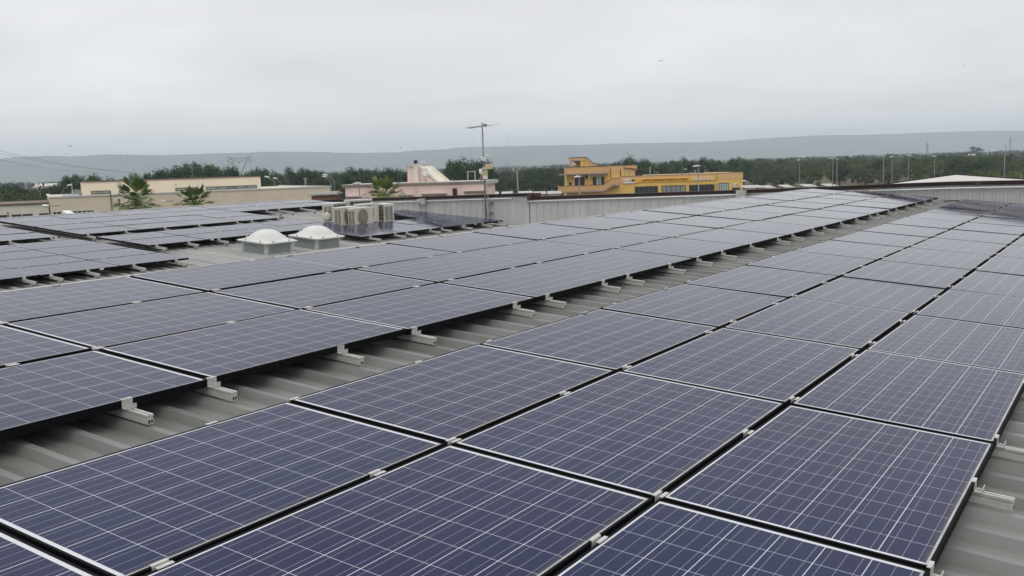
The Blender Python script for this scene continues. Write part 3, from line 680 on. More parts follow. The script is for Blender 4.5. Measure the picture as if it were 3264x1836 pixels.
def window(parent, F, pl, pr, yp, mglass, h0=None, z=None, mull=(), depth=0.12, frame='winframe', fw=0.07):
    (xa, za), (xb, zb) = F.p(*pl, yp), F.p(*pr, yp)
    x0, x1 = min(xa, xb), max(xa, xb)
    if z: z0, z1 = z
    else: z0, z1 = h0
    mb = MB(); mb.box(x0, x1, yp - 0.05, yp + depth, z1 - fw, z1); mb.box(x0, x1, yp - 0.05, yp + depth, z0, z0 + fw)
    mb.box(x0, x0 + fw, yp - 0.05, yp + depth, z0 + fw, z1 - fw); mb.box(x1 - fw, x1, yp - 0.05, yp + depth, z0 + fw, z1 - fw)
    for m_ in mull:
        xm = x0 + (x1 - x0) * m_; mb.box(xm - fw / 2, xm + fw / 2, yp - 0.045, yp + depth, z0 + fw, z1 - fw)
    w = mb.build('window', MT[frame], parent)
    g = MB(); g.box(x0 + fw, x1 - fw, yp - 0.02, yp + depth - 0.01, z0 + fw, z1 - fw); g.build('pane', MT[mglass], w)
    return w
_, wz1 = FT.p(*B(1300, 832), SB); _, wz0 = FT.p(*B(1300, 892), SB)
for a, b, mu in ((A(1752, 915), A(2120, 900), (0.4, 0.6)), (A(2295, 905), B(205, 900), (0.35, 0.65)), (B(1080, 860), B(1517, 850), (0.43, 0.58)), (B(1668, 835), B(2097, 830), (0.46, 0.6)), (B(2242, 818), Zm(88, 465), (0.46, 0.66)), (Zm(161, 452), Zm(372, 450), (0.4, 0.55))):
    window(tb, FT, a, b, SB, 'winpale', z=(wz0, wz1), mull=mu)
_, lz1 = FT.p(*A(1100, 1290))
window(tb, FT, A(1012, 1320), A(1812, 1300), 0, 'window', z=(lz1 - 1.6, lz1), mull=(.1, .22, .34, .46, .58, .7, .82, .92), frame='curtain')
for pxx in (535, 700, 880): 
    xs, _ = FT.p(pxx, 620); mb = MB(); mb.box(xs - 0.02, xs + 0.02, -0.006, 0.02, 0, zt - 0.121); mb.build('wall_joint', MT['brownedge'] if pxx == 0 else MT['tan2'], tb)
mb = MB(); xs, zs = FT.p(*A(2130, 960)); mb.tube([(xs, -0.08, 0), (xs, -0.08, zt + 0.4)], 0.05, 6); mb.build('downpipe', MT['brownedge'], tb)
mb = MB(); xs, zs = FT.p(*A(1475, 965), 2.0); mb.lathe([(0, 0.10), (0.3, 0.12), (0.55, 0.22)], 18, Matrix.Translation((xs, 2.0, zs)) @ Matrix.Rotation(R_(80), 4, 'X')); mb.tube([(xs, 2.1, zt - 0.4), (xs, 2.1, zs)], 0.04, 6); d_ = mb.build('satellite_dish', MT['steel'])
d_.matrix_world = FT.mw; tag(d_, 'dark grey satellite dish on the tan building roof, left of its upper storey', 'satellite dish')
mb = MB(); xs, zs = FT.p(*A(1360, 985), 1.0); mb.box(xs - 0.8, xs + 0.8, 0.6, 1.8, zt - 0.2, zs + 0.12); mb.tube([(xs + 0.2, 1.2, zs), (xs + 0.2, 1.2, zs + 1.3)], 0.04, 6); mb.build('roof_housing', MT['paledge'], tb)
# white hatch leaning in front of the lower window band
hx, hz = FT.p(*A(1370, 1320)); 
rh = thing('roof_hatch', 'small white tilted roof hatch in front of the tan building window band', 'roof hatch', at(224, 679, 70))
mb = MB(); mb.box(-0.55, 0.55, -0.3, 0.3, -0.35, 0.0, Matrix.Rotation(R_(20), 4, 'Y')); mb.build('hatch_lid', MT['white'], rh)
mb = MB(); mb.box(-0.4, 0.4, -0.25, 0.25, -3.4, -0.42); mb.build('hatch_base', MT['flash'], rh)

# off-white building continuing to the left
FWt = Fac(FT.o + FT.d * -24 + FT.n * 0.6, FT.o + FT.d * -0.15 + FT.n * 0.6)
wb = thing('white_building', 'low off-white building with brown roof edge left of the tan building', 'building', mw=FWt.mw)
_, wzt = FWt.p(*A(900, 1118)); LW = FWt.L
mb = MB(); mb.box(0, LW, 0, 14, 0, wzt - 0.15); mb.build('wall', MT['offwhite'], wb)
mb = MB(); mb.box(-0.1, LW, -0.15, 14.1, wzt - 0.15, wzt); mb.build('roof_edge', MT['brownedge'], wb)
_, z1 = FWt.p(*A(320, 1350)); 
for a, b in ((-160, 135), (222, 415), (435, 630), (752, 1008)):
    window(wb, FWt, A(a, 1360), A(min(b, 940), 1360), 0, 'window', z=(z1 - 1.2, z1), mull=(0.5,))
_, z2 = FWt.p(*A(150, 1300)); xs, _ = FWt.p(*A(150, 1300)); mb = MB(); mb.tube([(xs, -0.1, 0), (xs, -0.1, z2)], 0.05, 6); mb.build('downpipe', MT['brownedge'], wb)

# pink house
k4 = 340 / 2526
def P4(x, y): return (1060 + x * k4, 480 + y * k4)
kz1 = 500 / 2569
def P1(x, y): return (1200 + x * kz1, 560 + y * kz1)
pp0, pp1 = at(1100, 600, 104), at(1545, 578, 101.5)
FP = Fac(pp0, pp1)
ph = thing('pink_house', 'pink flat-roofed house with grey cornice, stair tower and chimney', 'house', mw=FP.mw)
cz1 = 0.5 * (FP.p(*P4(1500, 790))[1] + FP.p(*P1(1700, 70))[1]); czb = cz1 - 0.36; LP = FP.L
xj, _ = FP.p(*P4(2030, 900))
mb = MB(); mb.box(0, xj, 0, 6, 0, czb); mb.box(xj, LP, -0.35, 6, 0, czb); mb.build('wall', MT['pink'], ph)
mb = MB(); mb.prism([(-0.02, czb), (-0.32, cz1 - 0.06), (-0.32, cz1), (6.3, cz1), (6.3, cz1 - 0.06), (6.02, czb)], -0.30, xj - 0.02, axis='x')
mb.prism([(-0.37, czb), (-0.68, cz1 - 0.06), (-0.68, cz1 + 0.002), (6.3, cz1 + 0.002), (6.3, cz1 - 0.06), (6.02, czb)], xj - 0.02, LP + 0.35, axis='x'); mb.build('cornice', MT['pinkgrey'], ph)
def hood(a, b, ztop_px, y):
    (xa, za), (xb, _) = FP.p(*a, y), FP.p(*b, y)
    mb = MB(); mb.prism([(y, za - 0.34), (y - 0.45, za - 0.08), (y - 0.45, za), (y, za)], xa, xb, axis='x'); mb.build('window_hood', MT['pinkgrey'], ph)
hood(P1(752, 290), P1(1160, 290), 0, -0.35); hood(P1(1440, 245), P1(1772, 245), 0, -0.35); hood(P1(390, 310), P1(608, 310), 0, 0); hood(P4(340, 1078), P4(700, 1078), 0, 0)
_, z1 = FP.p(*P1(1280, 205), -0.35); _, z0 = FP.p(*P1(1280, 330), -0.35); window(ph, FP, P1(1247, 260), P1(1322, 260), -0.35, 'window', z=(z0 - 0.1, z1), fw=0.05)
# stair tower
TY = 1.2
tw = [FP.p(*P4(x, y), TY) for x, y in ((1775, 775), (1775, 405), (2035, 392), (2490, 745))]
zb0 = cz1 - 0.3
poly = [(tw[0][0], zb0), (tw[1][0], tw[2][1]), (tw[2][0], tw[2][1]), (tw[3][0], zb0)]
mb = MB(); mb.prism(poly, TY, TY + 5.0); mb.build('stair_tower', MT['pink'], ph)
dxs, dzs = tw[3][0] - tw[2][0], zb0 - tw[2][1]
ln = math.hypot(dxs, dzs); ox, oz = -dzs / ln, dxs / ln
mb = MB()
mb.prism([(tw[2][0], tw[2][1] + 0.02), (tw[3][0], zb0 + 0.02), (tw[3][0] + 0.1 * ox, zb0 + 0.1 * oz + 0.02), (tw[2][0] + 0.1 * ox, tw[2][1] + 0.1 * oz + 0.02)], TY + 0.3, TY + 4.7); mb.build('stair_roof', MT['stone'], ph)
for ya, yb in ((TY - 0.08, TY + 0.28), (TY + 4.72, TY + 5.1)):
    mb = MB(); mb.prism([(tw[2][0], tw[2][1] + 0.03), (tw[3][0] + 0.15, zb0 + 0.0), (tw[3][0] + 0.28 * ox + 0.15, zb0 + 0.28 * oz), (tw[2][0] + 0.22 * ox, tw[2][1] + 0.22 * oz + 0.03)], ya, yb)
    mb.build('stair_parapet', MT['stone'], ph)
mb = MB(); mb.box(tw[1][0] - 0.12, tw[2][0] + 0.05, TY - 0.09, TY + 5.1, tw[2][1] + 0.001, tw[2][1] + 0.14); mb.build('tower_cornice', MT['pinkgrey'], ph)
cx0, _ = FP.p(*P4(1918, 500), 0.8); cx1, _ = FP.p(*P4(2030, 500), 0.8); _, czt = FP.p(*P4(1970, 308), 0.8)
mb = MB(); mb.box(cx0, cx1, 0.7, TY - 0.1, zb0, czt); ch = mb.build('chimney', MT['stone'], ph)
_, ckt = FP.p(*P4(1965, 225), 0.9)
mb = MB(); mb.lathe([(0.26, czt), (0.24, czt + 0.10), (0.19, czt + 0.14), (0.20, ckt - 0.08), (0.14, ckt), (0, ckt)], 12, Matrix.Translation(((cx0 + cx1) / 2, 0.9, 0))); mb.build('chimney_cowl', MT['black'], ch)
# things on the pink roof
dx_, dz_ = FP.p(*P4(2200, 512), 0.9)
sd_ = thing('satellite_dish', 'white satellite dish in front of the pink house stair tower', 'satellite dish', mw=FP.mw)
mb = MB(); mb.lathe([(0.0, 0.0), (0.15, 0.012), (0.30, 0.05), (0.40, 0.10)], 20, Matrix.Translation((dx_, 0.75, dz_)) @ Matrix.Rotation(R_(35), 4, 'Z') @ Matrix.Rotation(R_(82), 4, 'X')); mb.build('reflector', MT['white'], sd_, smooth=True)
mb = MB(); mb.tube([(dx_, 0.78, dz_ - 0.3), (dx_ + 0.28, 0.4, dz_ - 0.16)], 0.02, 6); mb.box(dx_ + 0.22, dx_ + 0.32, 0.33, 0.44, dz_ - 0.22, dz_ - 0.08); mb.tube([(dx_, 0.8, cz1 - 0.1), (dx_, 0.8, dz_)], 0.03, 6); mb.build('feed_arm', MT['steel'], sd_)
ax_, az_ = FP.p(*P4(2165, 290), 2.0)
ta = thing('tv_antenna', 'small white television antenna beside the black chimney cowl of the pink house', 'antenna', mw=FP.mw)
mb = MB(); mb.tube([(ax_, 2, tw[2][1] - 0.1), (ax_, 2, az_ + 0.1)], 0.025, 6); mb.build('pole', MT['steel'], ta)
mb = MB(); mb.tube([(ax_ - 0.34, 2, az_ + 0.1), (ax_ + 0.12, 2, az_ + 0.05)], 0.025, 6)
for q in (-0.32, -0.10, 0.10): mb.tube([(ax_ + q - 0.03, 2, az_ + 0.36), (ax_ + q + 0.05, 2, az_ - 0.02)], 0.028, 6)
mb.build('antenna_elements', MT['white'], ta)
kk = 160 / 682
def PL_(x, y): return (1460 + x * kk, 380 + y * kk)
fr = thing('roof_frame', 'pale metal goalpost frame on the right end of the pink house roof', 'frame', mw=FP.mw)
(xa, zt_), (xb, _) = FP.p(*PL_(131, 712), 3), FP.p(*PL_(229, 712), 3)
for xx in (xa, xb):
    mb = MB(); mb.tube([(xx, 3, cz1 - 0.1), (xx, 3, zt_ - 0.04)], 0.05, 6); mb.build('post', MT['flash'], fr)
mb = MB(); mb.tube([(xa - 0.1, 3, zt_), (xb + 0.1, 3, zt_)], 0.04, 6); mb.build('crossbar', MT['flash'], fr)
vp = thing('flue_pipe', 'rusty flue pipe with white rotating cap on the pink house roof', 'flue', mw=FP.mw)
xv, zv = FP.p(*PL_(312, 745), 1.0); _, zv2 = FP.p(*PL_(305, 675), 1.0)
mb = MB(); mb.tube([(xv, 1, cz1 - 0.2), (xv, 1, zv)], 0.12, 8); mb.build('pipe', MT['brick'], vp)
mb = MB(); mb.lathe([(0.10, zv), (0.16, zv + 0.12), (0.20, zv + 0.16), (0.19, zv2 - 0.05), (0.12, zv2), (0, zv2)], 12, Matrix.Translation((xv, 1, 0))); mb.build('cap', MT['white'], vp, smooth=True)
# brick shed left of the pink house
gs = thing('brick_shed', 'small brown brick shed with grey sheet roof left of the pink house', 'shed', mw=Fac(at(1070, 628, 92), at(1102, 626, 95)).mw)
sh = at(1075, 622, 92).z
mb = MB(); mb.box(0, 1.35, 0, 2.4, 0, sh); mb.build('wall', MT['brick'], gs)
mb = MB(); mb.prism([(-0.35, sh + 0.06), (1.5, sh + 0.16), (1.5, sh + 0.22), (0.2, sh + 0.40), (-0.35, sh + 0.14)], -0.25, 2.6); mb.build('roof', MT['greyslab'], gs)
mb = MB(); mb.box(0.12, 1.2, -0.02, 0.05, sh - 0.6, sh - 0.12); mb.build('window', MT['brown'], gs)

# yellow workshop
k5 = 340 / 2576
def Y5(x, y): return (1740 + x * k5, 480 + y * k5)
def Y6(x, y): return (2060 + x * k5, 480 + y * k5)
yp0, yp1 = at(1978, 566, 169.0), at(2366, 546.7, 168.3)
FY = Fac(yp0, yp1)
xL, _ = FY.p(*Y5(500, 900)); FY = Fac(FY.o + FY.d * xL, Vector((yp1.x, yp1.y, 0)))
yb = thing('yellow_workshop', 'yellow and ochre workshop building with sign band, flat above and rooftop stair tower', 'building', mw=FY.mw)
LY = FY.L
xs0, _ = FY.p(*Y5(1800, 660)); _, zpar = FY.p(*Y5(1900, 655)); _, zpar2 = FY.p(*Y6(2300, 508)); zpar = 0.5 * (zpar + zpar2)
xu1, _ = FY.p(*Y5(1500, 500)); xu2, _ = FY.p(*Y5(2200, 340)); _, zup = FY.p(*Y5(1000, 392)); _, zub = FY.p(*Y5(1000, 545))
xr, _ = FY.p(*Y6(1710, 600)); _, zob = FY.p(*Y6(800, 745))
mb = MB(); mb.box(0, LY, 0, 14, 0, zob); mb.box(xr, LY, -0.35, 0, 0, zob + 0.15); mb.build('ground_floor_wall', MT['yellow'], yb)
mb = MB(); mb.box(xs0, xr, -0.03, 14, zob + 0.001, zpar); mb.build('sign_band_wall', MT['ochre2'], yb)
mb = MB(); mb.box(xr, LY + 0.05, -0.40, 14, zob + 0.151, zpar + 0.05); mb.build('corner_parapet', MT['ochre2'], yb)
mb = MB(); mb.box(xs0, xr, -0.10, 0.3, zpar, zpar + 0.10); mb.box(xr, LY + 0.1, -0.46, 0.3, zpar + 0.05, zpar + 0.15); mb.build('parapet_edge', MT['greyslab'], yb)
mb = MB(); mb.box(0, xu1, 0.02, 11, zob + 0.001, zub); mb.box(xu1, xu2, 0.6, 11, zob + 0.001, zup - 0.01); mb.build('upper_wall', MT['yellow'], yb)
mb = MB(); mb.box(-0.05, xu1, -0.05, 11.1, zub + 0.001, zup); mb.build('upper_parapet', MT['orange'], yb)
mb = MB(); mb.box(xu1 + .01, xu2 + .05, 0.55, 0.75, zup - 1.1, zup - 0.012); mb.build('upper_parapet', MT['ochre2'], yb)
mb = MB(); mb.box(-0.12, xu1 + 0.02, -0.12, 0.3, zup + 0.001, zup + 0.09); mb.box(xu1 + 0.02, xu2 + 0.12, 0.48, 0.9, zup + 0.001, zup + 0.09); mb.build('parapet_edge', MT['brownedge'], yb)
# canopy slab, balcony and stair
cx0_, cz0_ = FY.p(*Y5(300, 575), -1.3); 
mb = MB(); mb.box(cx0_, xu1, -1.3, 0.018, zub - 0.18, zub - 0.002); mb.build('canopy_slab', MT['greyslab'], yb)
mb = MB(); bp = [FY.p(*Y5(x, y), -1.4) for x, y in ((308, 868), (1395, 830), (1590, 682), (1800, 675), (1790, 832), (1610, 815), (1425, 962), (313, 1000))]
mb.prism(bp, -1.4, -1.25); mb.build('balcony_front', MT['orange'], yb)
mb = MB(); mb.prism([bp[0], (bp[0][0] + 0.12, bp[0][1]), (bp[7][0] + 0.12, bp[7][1]), bp[7]], -1.249, 6, ); mb.build('balcony_side', MT['orange'], yb)
mb = MB(); mb.prism([(bp[7][0], bp[7][1]), (bp[6][0], bp[6][1]), (bp[5][0], bp[5][1]), (bp[4][0], bp[4][1]), (bp[4][0], bp[4][1] - 0.16), (bp[5][0] + 0.05, bp[5][1] - 0.24), (bp[6][0], bp[6][1] - 0.2), (bp[7][0] + 0.4, bp[7][1] - 0.2)], -1.38, 0); mb.build('balcony_slab', MT['greyslab'], yb)
mb = MB()
for i in range(3):
    a_, b_ = bp[i], bp[i + 1]; mb.prism([(a_[0], a_[1] + 0.005), (b_[0], b_[1] + 0.005), (b_[0], b_[1] + 0.07), (a_[0], a_[1] + 0.07)], -1.44, -1.20)
mb.build('balcony_edge', MT['brownedge'], yb)
# shutters and doors
def rect(parent, F, nm, a, b, y0, y1, m):
    (xa, za), (xb, zb) = F.p(*a, y0), F.p(*b, y0); mb = MB(); mb.box(min(xa, xb), max(xa, xb), y0, y1, min(za, zb), max(za, zb)); return mb.build(nm, m, parent)
dr_ = rect(yb, FY, 'balcony_door', Y5(785, 655), Y5(860, 850), -0.02, 0.02, MT['dark'])
rect(yb, FY, 'shutter', Y5(695, 655), Y5(788, 850), -0.09, -0.03, MT['brown']); rect(yb, FY, 'shutter', Y5(858, 645), Y5(936, 845), -0.09, -0.03, MT['brown'])
rect(yb, FY, 'balcony_door', Y5(1215, 640), Y5(1340, 835), -0.02, 0.02, MT['curtain'])
rect(yb, FY, 'shutter', Y5(1130, 640), Y5(1218, 835), -0.09, -0.03, MT['brown']); rect(yb, FY, 'shutter', Y5(1338, 630), Y5(1412, 830), -0.09, -0.03, MT['brown'])
rect(yb, FY, 'door_post', Y5(1272, 640), Y5(1288, 835), -0.05, -0.021, MT['brown'])
rect(yb, FY, 'awning_roll', Y5(1040, 568), Y5(1390, 590), -0.45, -0.15, MT['white'])
for x0_, y0_, s_ in ((528, 690, 10), (625, 677, 12), (560, 732, 10), (590, 800, 34)):
    q = rect(yb, FY, 'wall_ornament', Y5(x0_ - s_, y0_ - s_), Y5(x0_ + s_, y0_ + s_), -0.06, 0.01, MT['brown'])
wc = thing('wall_condenser', 'small white air conditioner on the yellow upper wall between two brown shuttered doors', 'air conditioner', mw=FY.mw)
rect(wc, FY, 'casing', Y5(962, 605), Y5(1060, 668), -0.42, -0.02, MT['white']); 
fx, fz = FY.p(*Y5(990, 635), -0.43); mb = MB(); mb.lathe([(0, 0), (0.26, 0), (0.26, 0.02), (0, 0.02)], 14, Matrix.Translation((fx, -0.425, fz)) @ Matrix.Rotation(PH, 4, 'X')); mb.build('fan', MT['dark'], wc)
# rooftop stair tower
q = [FY.p(*Y5(x, y), 0.4) for x, y in ((835, 402), (835, 235), (962, 207), (1132, 362), (1245, 362), (1245, 395))]
mb = MB(); mb.prism(q, 0.4, 0.65); mb.prism(q, 3.6, 3.85); mb.build('stair_tower_wall', MT['yellow'], yb)
q = [FY.p(*Y5(x, y), 0.2) for x, y in ((565, 183), (970, 163), (1148, 317), (1258, 317), (1240, 362), (1132, 362), (960, 208), (862, 214), (590, 238))]
mb = MB(); mb.prism(q, 0.2, 4.05); mb.build('stair_tower_roof', MT['ochre2'], yb)
q2 = [(x, z + 0.004) for x, z in q[:4]] + [(q[3][0] + 0.05, q[3][1] + 0.10), (q[2][0] + 0.03, q[2][1] + 0.11), (q[1][0] + 0.04, q[1][1] + 0.10), (q[0][0] - 0.05, q[0][1] + 0.10)]
mb = MB(); mb.prism(q2, 0.12, 4.12); mb.build('stair_tower_edge', MT['brownedge'], yb)
for yy in (0.4, 3.5):
    (xa, _), (xb_, _), (_, zc_) = FY.p(*Y5(602, 300), 0.4), FY.p(*Y5(655, 300), 0.4), FY.p(*Y5(620, 237), 0.4)
    mb = MB(); mb.box(xa, xb_, yy, yy + 0.35, zup - 0.1, zc_); mb.build('pillar', MT['ochre2'], yb)
q = [FY.p(*Y5(x, y), 0.66) for x, y in ((655, 240), (835, 240), (835, 400), (800, 400), (680, 265), (655, 262))]
mb = MB(); mb.prism(q, 2.6, 3.5); mb.build('stair_flight', MT['orange'], yb)
rect(yb, FY, 'tower_door', Y5(910, 258), Y5(945, 395), 0.36, 0.42, MT['orange'])
# lean-to with red tiles
lt = [FY.p(*Y5(x, y), -0.1) for x, y in ((1872, 420), (2215, 478), (2380, 466))]
zl0, zl1 = FY.p(*Y5(1880, 420), 0.3)[1], FY.p(*Y5(2300, 475), 0.3)[1]; xl0, xl1 = FY.p(*Y5(1885, 440), 0.3)[0], FY.p(*Y5(2375, 466), 0.3)[0]
mb = MB(); mb.prism([(xl0, zl0), (xl1, zl1), (xl1, zl1 + 0.12), (xl0, zl0 + 0.12)], 0.3, 5.5); mb.build('lean_to_roof', MT['redtile'], yb)
for xx in (1915, 2020, 2145):
    xp, _ = FY.p(*Y5(xx, 560), 0.5); mb = MB(); mb.box(xp - 0.06, xp + 0.06, 0.5, 0.62, zpar - 0.1, zl0 + (zl1 - zl0) * (xp - xl0) / (xl1 - xl0)); mb.build('lean_to_post', MT['flash'], yb)
(xa, _), (xb_, _) = FY.p(*Y5(2160, 560), 0.5), FY.p(*Y5(2335, 560), 0.5); mb = MB(); mb.box(xa, xb_, 0.5, 4.5, zpar - 0.1, zl1 - 0.01); mb.build('lean_to_screen', MT['brown'], yb)
(xa, _), (xb_, _) = FY.p(*Y5(1930, 560), 2.5), FY.p(*Y5(2140, 560), 2.5); mb = MB(); mb.box(xa, xb_, 2.5, 2.6, zpar - 0.1, zl1 + 0.2); mb.build('lean_to_screen', MT['brown'], yb)
# pipes on the light yellow wall
for xx in (1565, 1800):
    xp, za = FY.p(*Y5(xx, 450), 0.55); _, zb_ = FY.p(*Y5(xx, 655), 0.55); mb = MB(); mb.tube([(xp, 0.52, zb_), (xp, 0.52, za)], 0.06, 6); mb.build('downpipe', MT['brown'], yb)
# shop windows
_, sz1 = FY.p(*Y6(650, 840)); sz0 = sz1 - 2.1
for a, b, mu, gl in ((Y5(2145, 900), Y6(285, 900), (.19, .38, .58, .78), 'window'), (Y6(365, 880), Y6(950, 880), (.2, .4, .6, .78), 'winpale'), (Y6(1035, 860), Y6(1642, 860), (.11, .22, .35, .6, .82), 'window')):
    window(yb, FY, a, b, 0, gl, z=(sz0, sz1), mull=mu, fw=0.13, depth=0.05)
w_ = window(yb, FY, Y6(1752, 850), Y6(1992, 850), -0.35, 'curtain', z=(sz0, FY.p(*Y6(1870, 780), -0.35)[1]), mull=(.25, .5, .75), fw=0.11, depth=0.04)
rect(yb, FY, 'entrance_door', Y6(2068, 900), Y6(2250, 1100), -0.39, -0.33, MT['brown'])
rect(yb, FY, 'wall_pipe', Y6(1712, 815), Y6(1738, 1000), -0.60, -0.40, MT['flash']); rect(yb, FY, 'pipe_head', Y6(1690, 790), Y6(1742, 818), -0.66, -0.36, MT['pinkgrey'])
rect(yb, FY, 'wall_joint', Y6(955, 760), Y6(985, 1000), -0.03, -0.002, MT['ochre2'])
# signs
def text_mesh(body, width, height, m, name):
    cu = bpy.data.curves.new(name, 'FONT'); cu.body = body; cu.size = 1.0; cu.extrude = 0.02; cu.offset = 0.022; cu.space_character = 1.05
    to = bpy.data.objects.new(name, cu); COL.objects.link(to); bpy.context.view_layer.update()
    me = bpy.data.meshes.new_from_object(to.evaluated_get(bpy.context.evaluated_depsgraph_get())); bpy.data.objects.remove(to)
    xs = [v.co.x for v in me.vertices]; ys = [v.co.y for v in me.vertices]; x0, x1, y0, y1 = min(xs), max(xs), min(ys), max(ys)
    for v in me.vertices:
        v.co = Vector(((v.co.x - x0) / (x1 - x0) * width, -v.co.z - 0.03, (v.co.y - y0) / (y1 - y0) * height))
    me.materials.clear(); me.materials.append(m); return me
sg = thing('shop_sign', 'long orange sign board lettered CENTRO REVISIONI OFFICINA SGOBIO on the yellow workshop', 'sign', mw=FY.mw)
(sx0, _), (sx1, _) = FY.p(*Y5(1990, 720), -0.16), FY.p(*Y6(1682, 650), -0.16)
sx0, _ = FY.p(*Y5(2160, 720), -0.16); _, sza = FY.p(*Y6(700, 655), -0.16); _, szb = FY.p(*Y6(700, 742), -0.16)
mb = MB(); mb.box(sx0, sx1, -0.16, -0.035, szb, sza); mb.build('sign_board', MT['signor'], sg)
(tx0, tz0), (tx1, _) = FY.p(*Y5(2315, 752), -0.17), FY.p(*Y6(1000, 708), -0.17)
hgt = (sza - szb) * 0.50
tm = link('sign_lettering', text_mesh('CENTRO REVISIONI OFFICINA SGOBIO', tx1 - tx0, hgt, MT['signtxt'], 'sign_lettering'), sg); tm.location = (tx0, -0.165, szb + (sza - szb) * 0.27)
for i, (xa_, xb2) in enumerate(((1097, 1160), (1190, 1246), (1280, 1336), (1370, 1426), (1460, 1516), (1555, 1615))):
    (xa, _), (xb_, _) = FY.p(xa_ * k5 + 2060, 570, -0.17), FY.p(xb2 * k5 + 2060, 570, -0.17); zc_ = (sza + szb) / 2
    mb = MB(); mb.box(xa, xb_, -0.20, -0.162, zc_ - 0.24, zc_ + 0.24); pc = mb.build('pictogram', MT['white'], sg)
    mb = MB(); w = xb_ - xa
    if i < 4: mb.box(xa + w * .15, xb_ - w * .15, -0.206, -0.2005, zc_ - 0.08, zc_ - 0.01); mb.box(xa + w * .3, xb_ - w * .3, -0.206, -0.2005, zc_ - 0.01, zc_ + 0.07); mb.build('mark', MT['greyslab'], pc)
    elif i == 4: mb.box(xa + w * .42, xb_ - w * .42, -0.206, -0.2005, zc_ - 0.15, zc_ + 0.05); mb.box(xa + w * .3, xb_ - w * .3, -0.206, -0.2005, zc_ + 0.05, zc_ + 0.13); mb.build('mark', MT['signtxt'], pc)
    else: mb.prism([(xa + w * .2, zc_ - .16), (xa + w * .4, zc_ - .16), (xb_ - w * .15, zc_ + .12), (xb_ - w * .3, zc_ + .16)], -0.206, -0.2005); mb.build('mark', MT['signtxt'], pc)
sw = thing('small_sign', 'white sign with a black emblem at the left end of the orange sign', 'sign', mw=FY.mw)
(xa, za), (xb_, zb_) = FY.p(*Y5(1872, 700), -0.2), FY.p(*Y5(2152, 785), -0.2)
mb = MB(); mb.box(xa, xb_, -0.20, -0.04, zb_, za); mb.build('sign_board', MT['white'], sw)
mb = MB(); mb.box(xb_ - 0.62, xb_ - 0.05, -0.207, -0.2005, zb_ + 0.25, za - 0.02); mb.build('emblem', MT['dark'], sw)
mb = MB(); mb.lathe([(0, 0), (0.20, 0), (0.20, 0.006), (0, 0.006)], 14, Matrix.Translation((xb_ - 0.85, -0.205, (za + zb_) / 2 + 0.05)) @ Matrix.Rotation(PH, 4, 'X')); mb.build('emblem', MT['cream'], sw)
mb = MB()
for i in range(6): mb.box(xa + 0.42 + i * 0.2, xa + 0.56 + i * 0.2, -0.207, -0.2005, (za + zb_) / 2 - 0.02, (za + zb_) / 2 + 0.16)
mb.box(xa + 0.1, xa + 0.28, -0.207, -0.2005, (za + zb_) / 2 - 0.02, (za + zb_) / 2 + 0.16); mb.build('lettering', MT['signred'], sw)
s3 = thing('small_sign', 'small white sign with red marks over the brown door of the workshop', 'sign', mw=FY.mw)
(xa, za), (xb_, zb_) = FY.p(*Y6(2100, 795), -0.45), FY.p(*Y6(2215, 868), -0.45)
mb = MB(); mb.box(xa, xb_, -0.45, -0.36, zb_, za); mb.build('sign_board', MT['white'], s3)
mb = MB(); w = xb_ - xa
for i in range(3): mb.box(xa + w * (.06 + .14 * i), xa + w * (.15 + .14 * i), -0.456, -0.4505, (za + zb_) / 2 - 0.12, (za + zb_) / 2 + 0.12)
mb.box(xa + w * .68, xa + w * .95, -0.456, -0.4505, zb_ + 0.1, za - 0.05); mb.build('lettering', MT['signred'], s3)
# roof clutter on the workshop
rf = thing('roof_trestle', 'rusty wire trestle on the workshop roof above the sign', 'trestle', mw=FY.mw)
(xa, za), (xb_, zb_) = FY.p(*Y6(905, 450), 5), FY.p(*Y6(975, 450), 5)
for sx, xx in ((-0.5, xa), (0.5, xb_)):
    for yy in (4.7, 5.3): 
        mb = MB(); mb.tube([(xx + sx, yy, zpar - 0.3), (xx, 5, za)], 0.05, 5); mb.build('leg', MT['rust'], rf)
mb = MB(); mb.tube([(xa, 5, za), (xb_, 5, za)], 0.09, 6); mb.build('crossbar', MT['flash'], rf)
yx = thing('roof_lamp_box', 'small yellow box on the workshop roof edge', 'box', mw=FY.mw)
(xa, za), (xb_, zb_) = FY.p(*Y6(1045, 545), 0.8), FY.p(*Y6(1090, 575), 0.8); mb = MB(); mb.box(xa, xb_, 0.7, 1.1, zpar - 0.05, za); mb.build('box_body', MT['cream'], yx)
mb = MB(); mb.box(xa - 0.03, xb_ + 0.03, 0.67, 1.13, za + 0.001, za + 0.05); mb.build('box_lid', MT['white'], yx)
ya = thing('tv_antenna', 'tall thin television antenna on the yellow flat above the workshop', 'antenna', mw=FY.mw)
(xa, za), (_, zb_) = FY.p(*Y5(2003, 55), 6), FY.p(*Y5(2003, 330), 6); mb = MB(); mb.tube([(xa, 6, zup - 0.5), (xa, 6, za)], 0.04, 5); mb.build('pole', MT['steel'], ya)
(xb_, zc_) = FY.p(*Y5(1912, 62), 6); mb = MB(); mb.tube([(xa, 6, za - 0.1), (xb_, 6, zc_ - 0.02)], 0.04, 5)
for t in (0.1, .35, .6, .85): p_ = xa + (xb_ - xa) * t; mb.tube([(p_, 5.4, za - 0.08), (p_, 6.6, za - 0.08)], 0.02, 4)
mb.build('antenna_elements', MT['steel'], ya)
yr = thing('roof_rod', 'short thin rod aerial on the yellow flat, left of the television antenna', 'antenna', mw=FY.mw)
(xa, za) = FY.p(*Y5(1812, 225), 6); mb = MB(); mb.tube([(xa, 6, zup - 0.5), (xa, 6, za)], 0.035, 5); mb.build('pole', MT['steel'], yr)

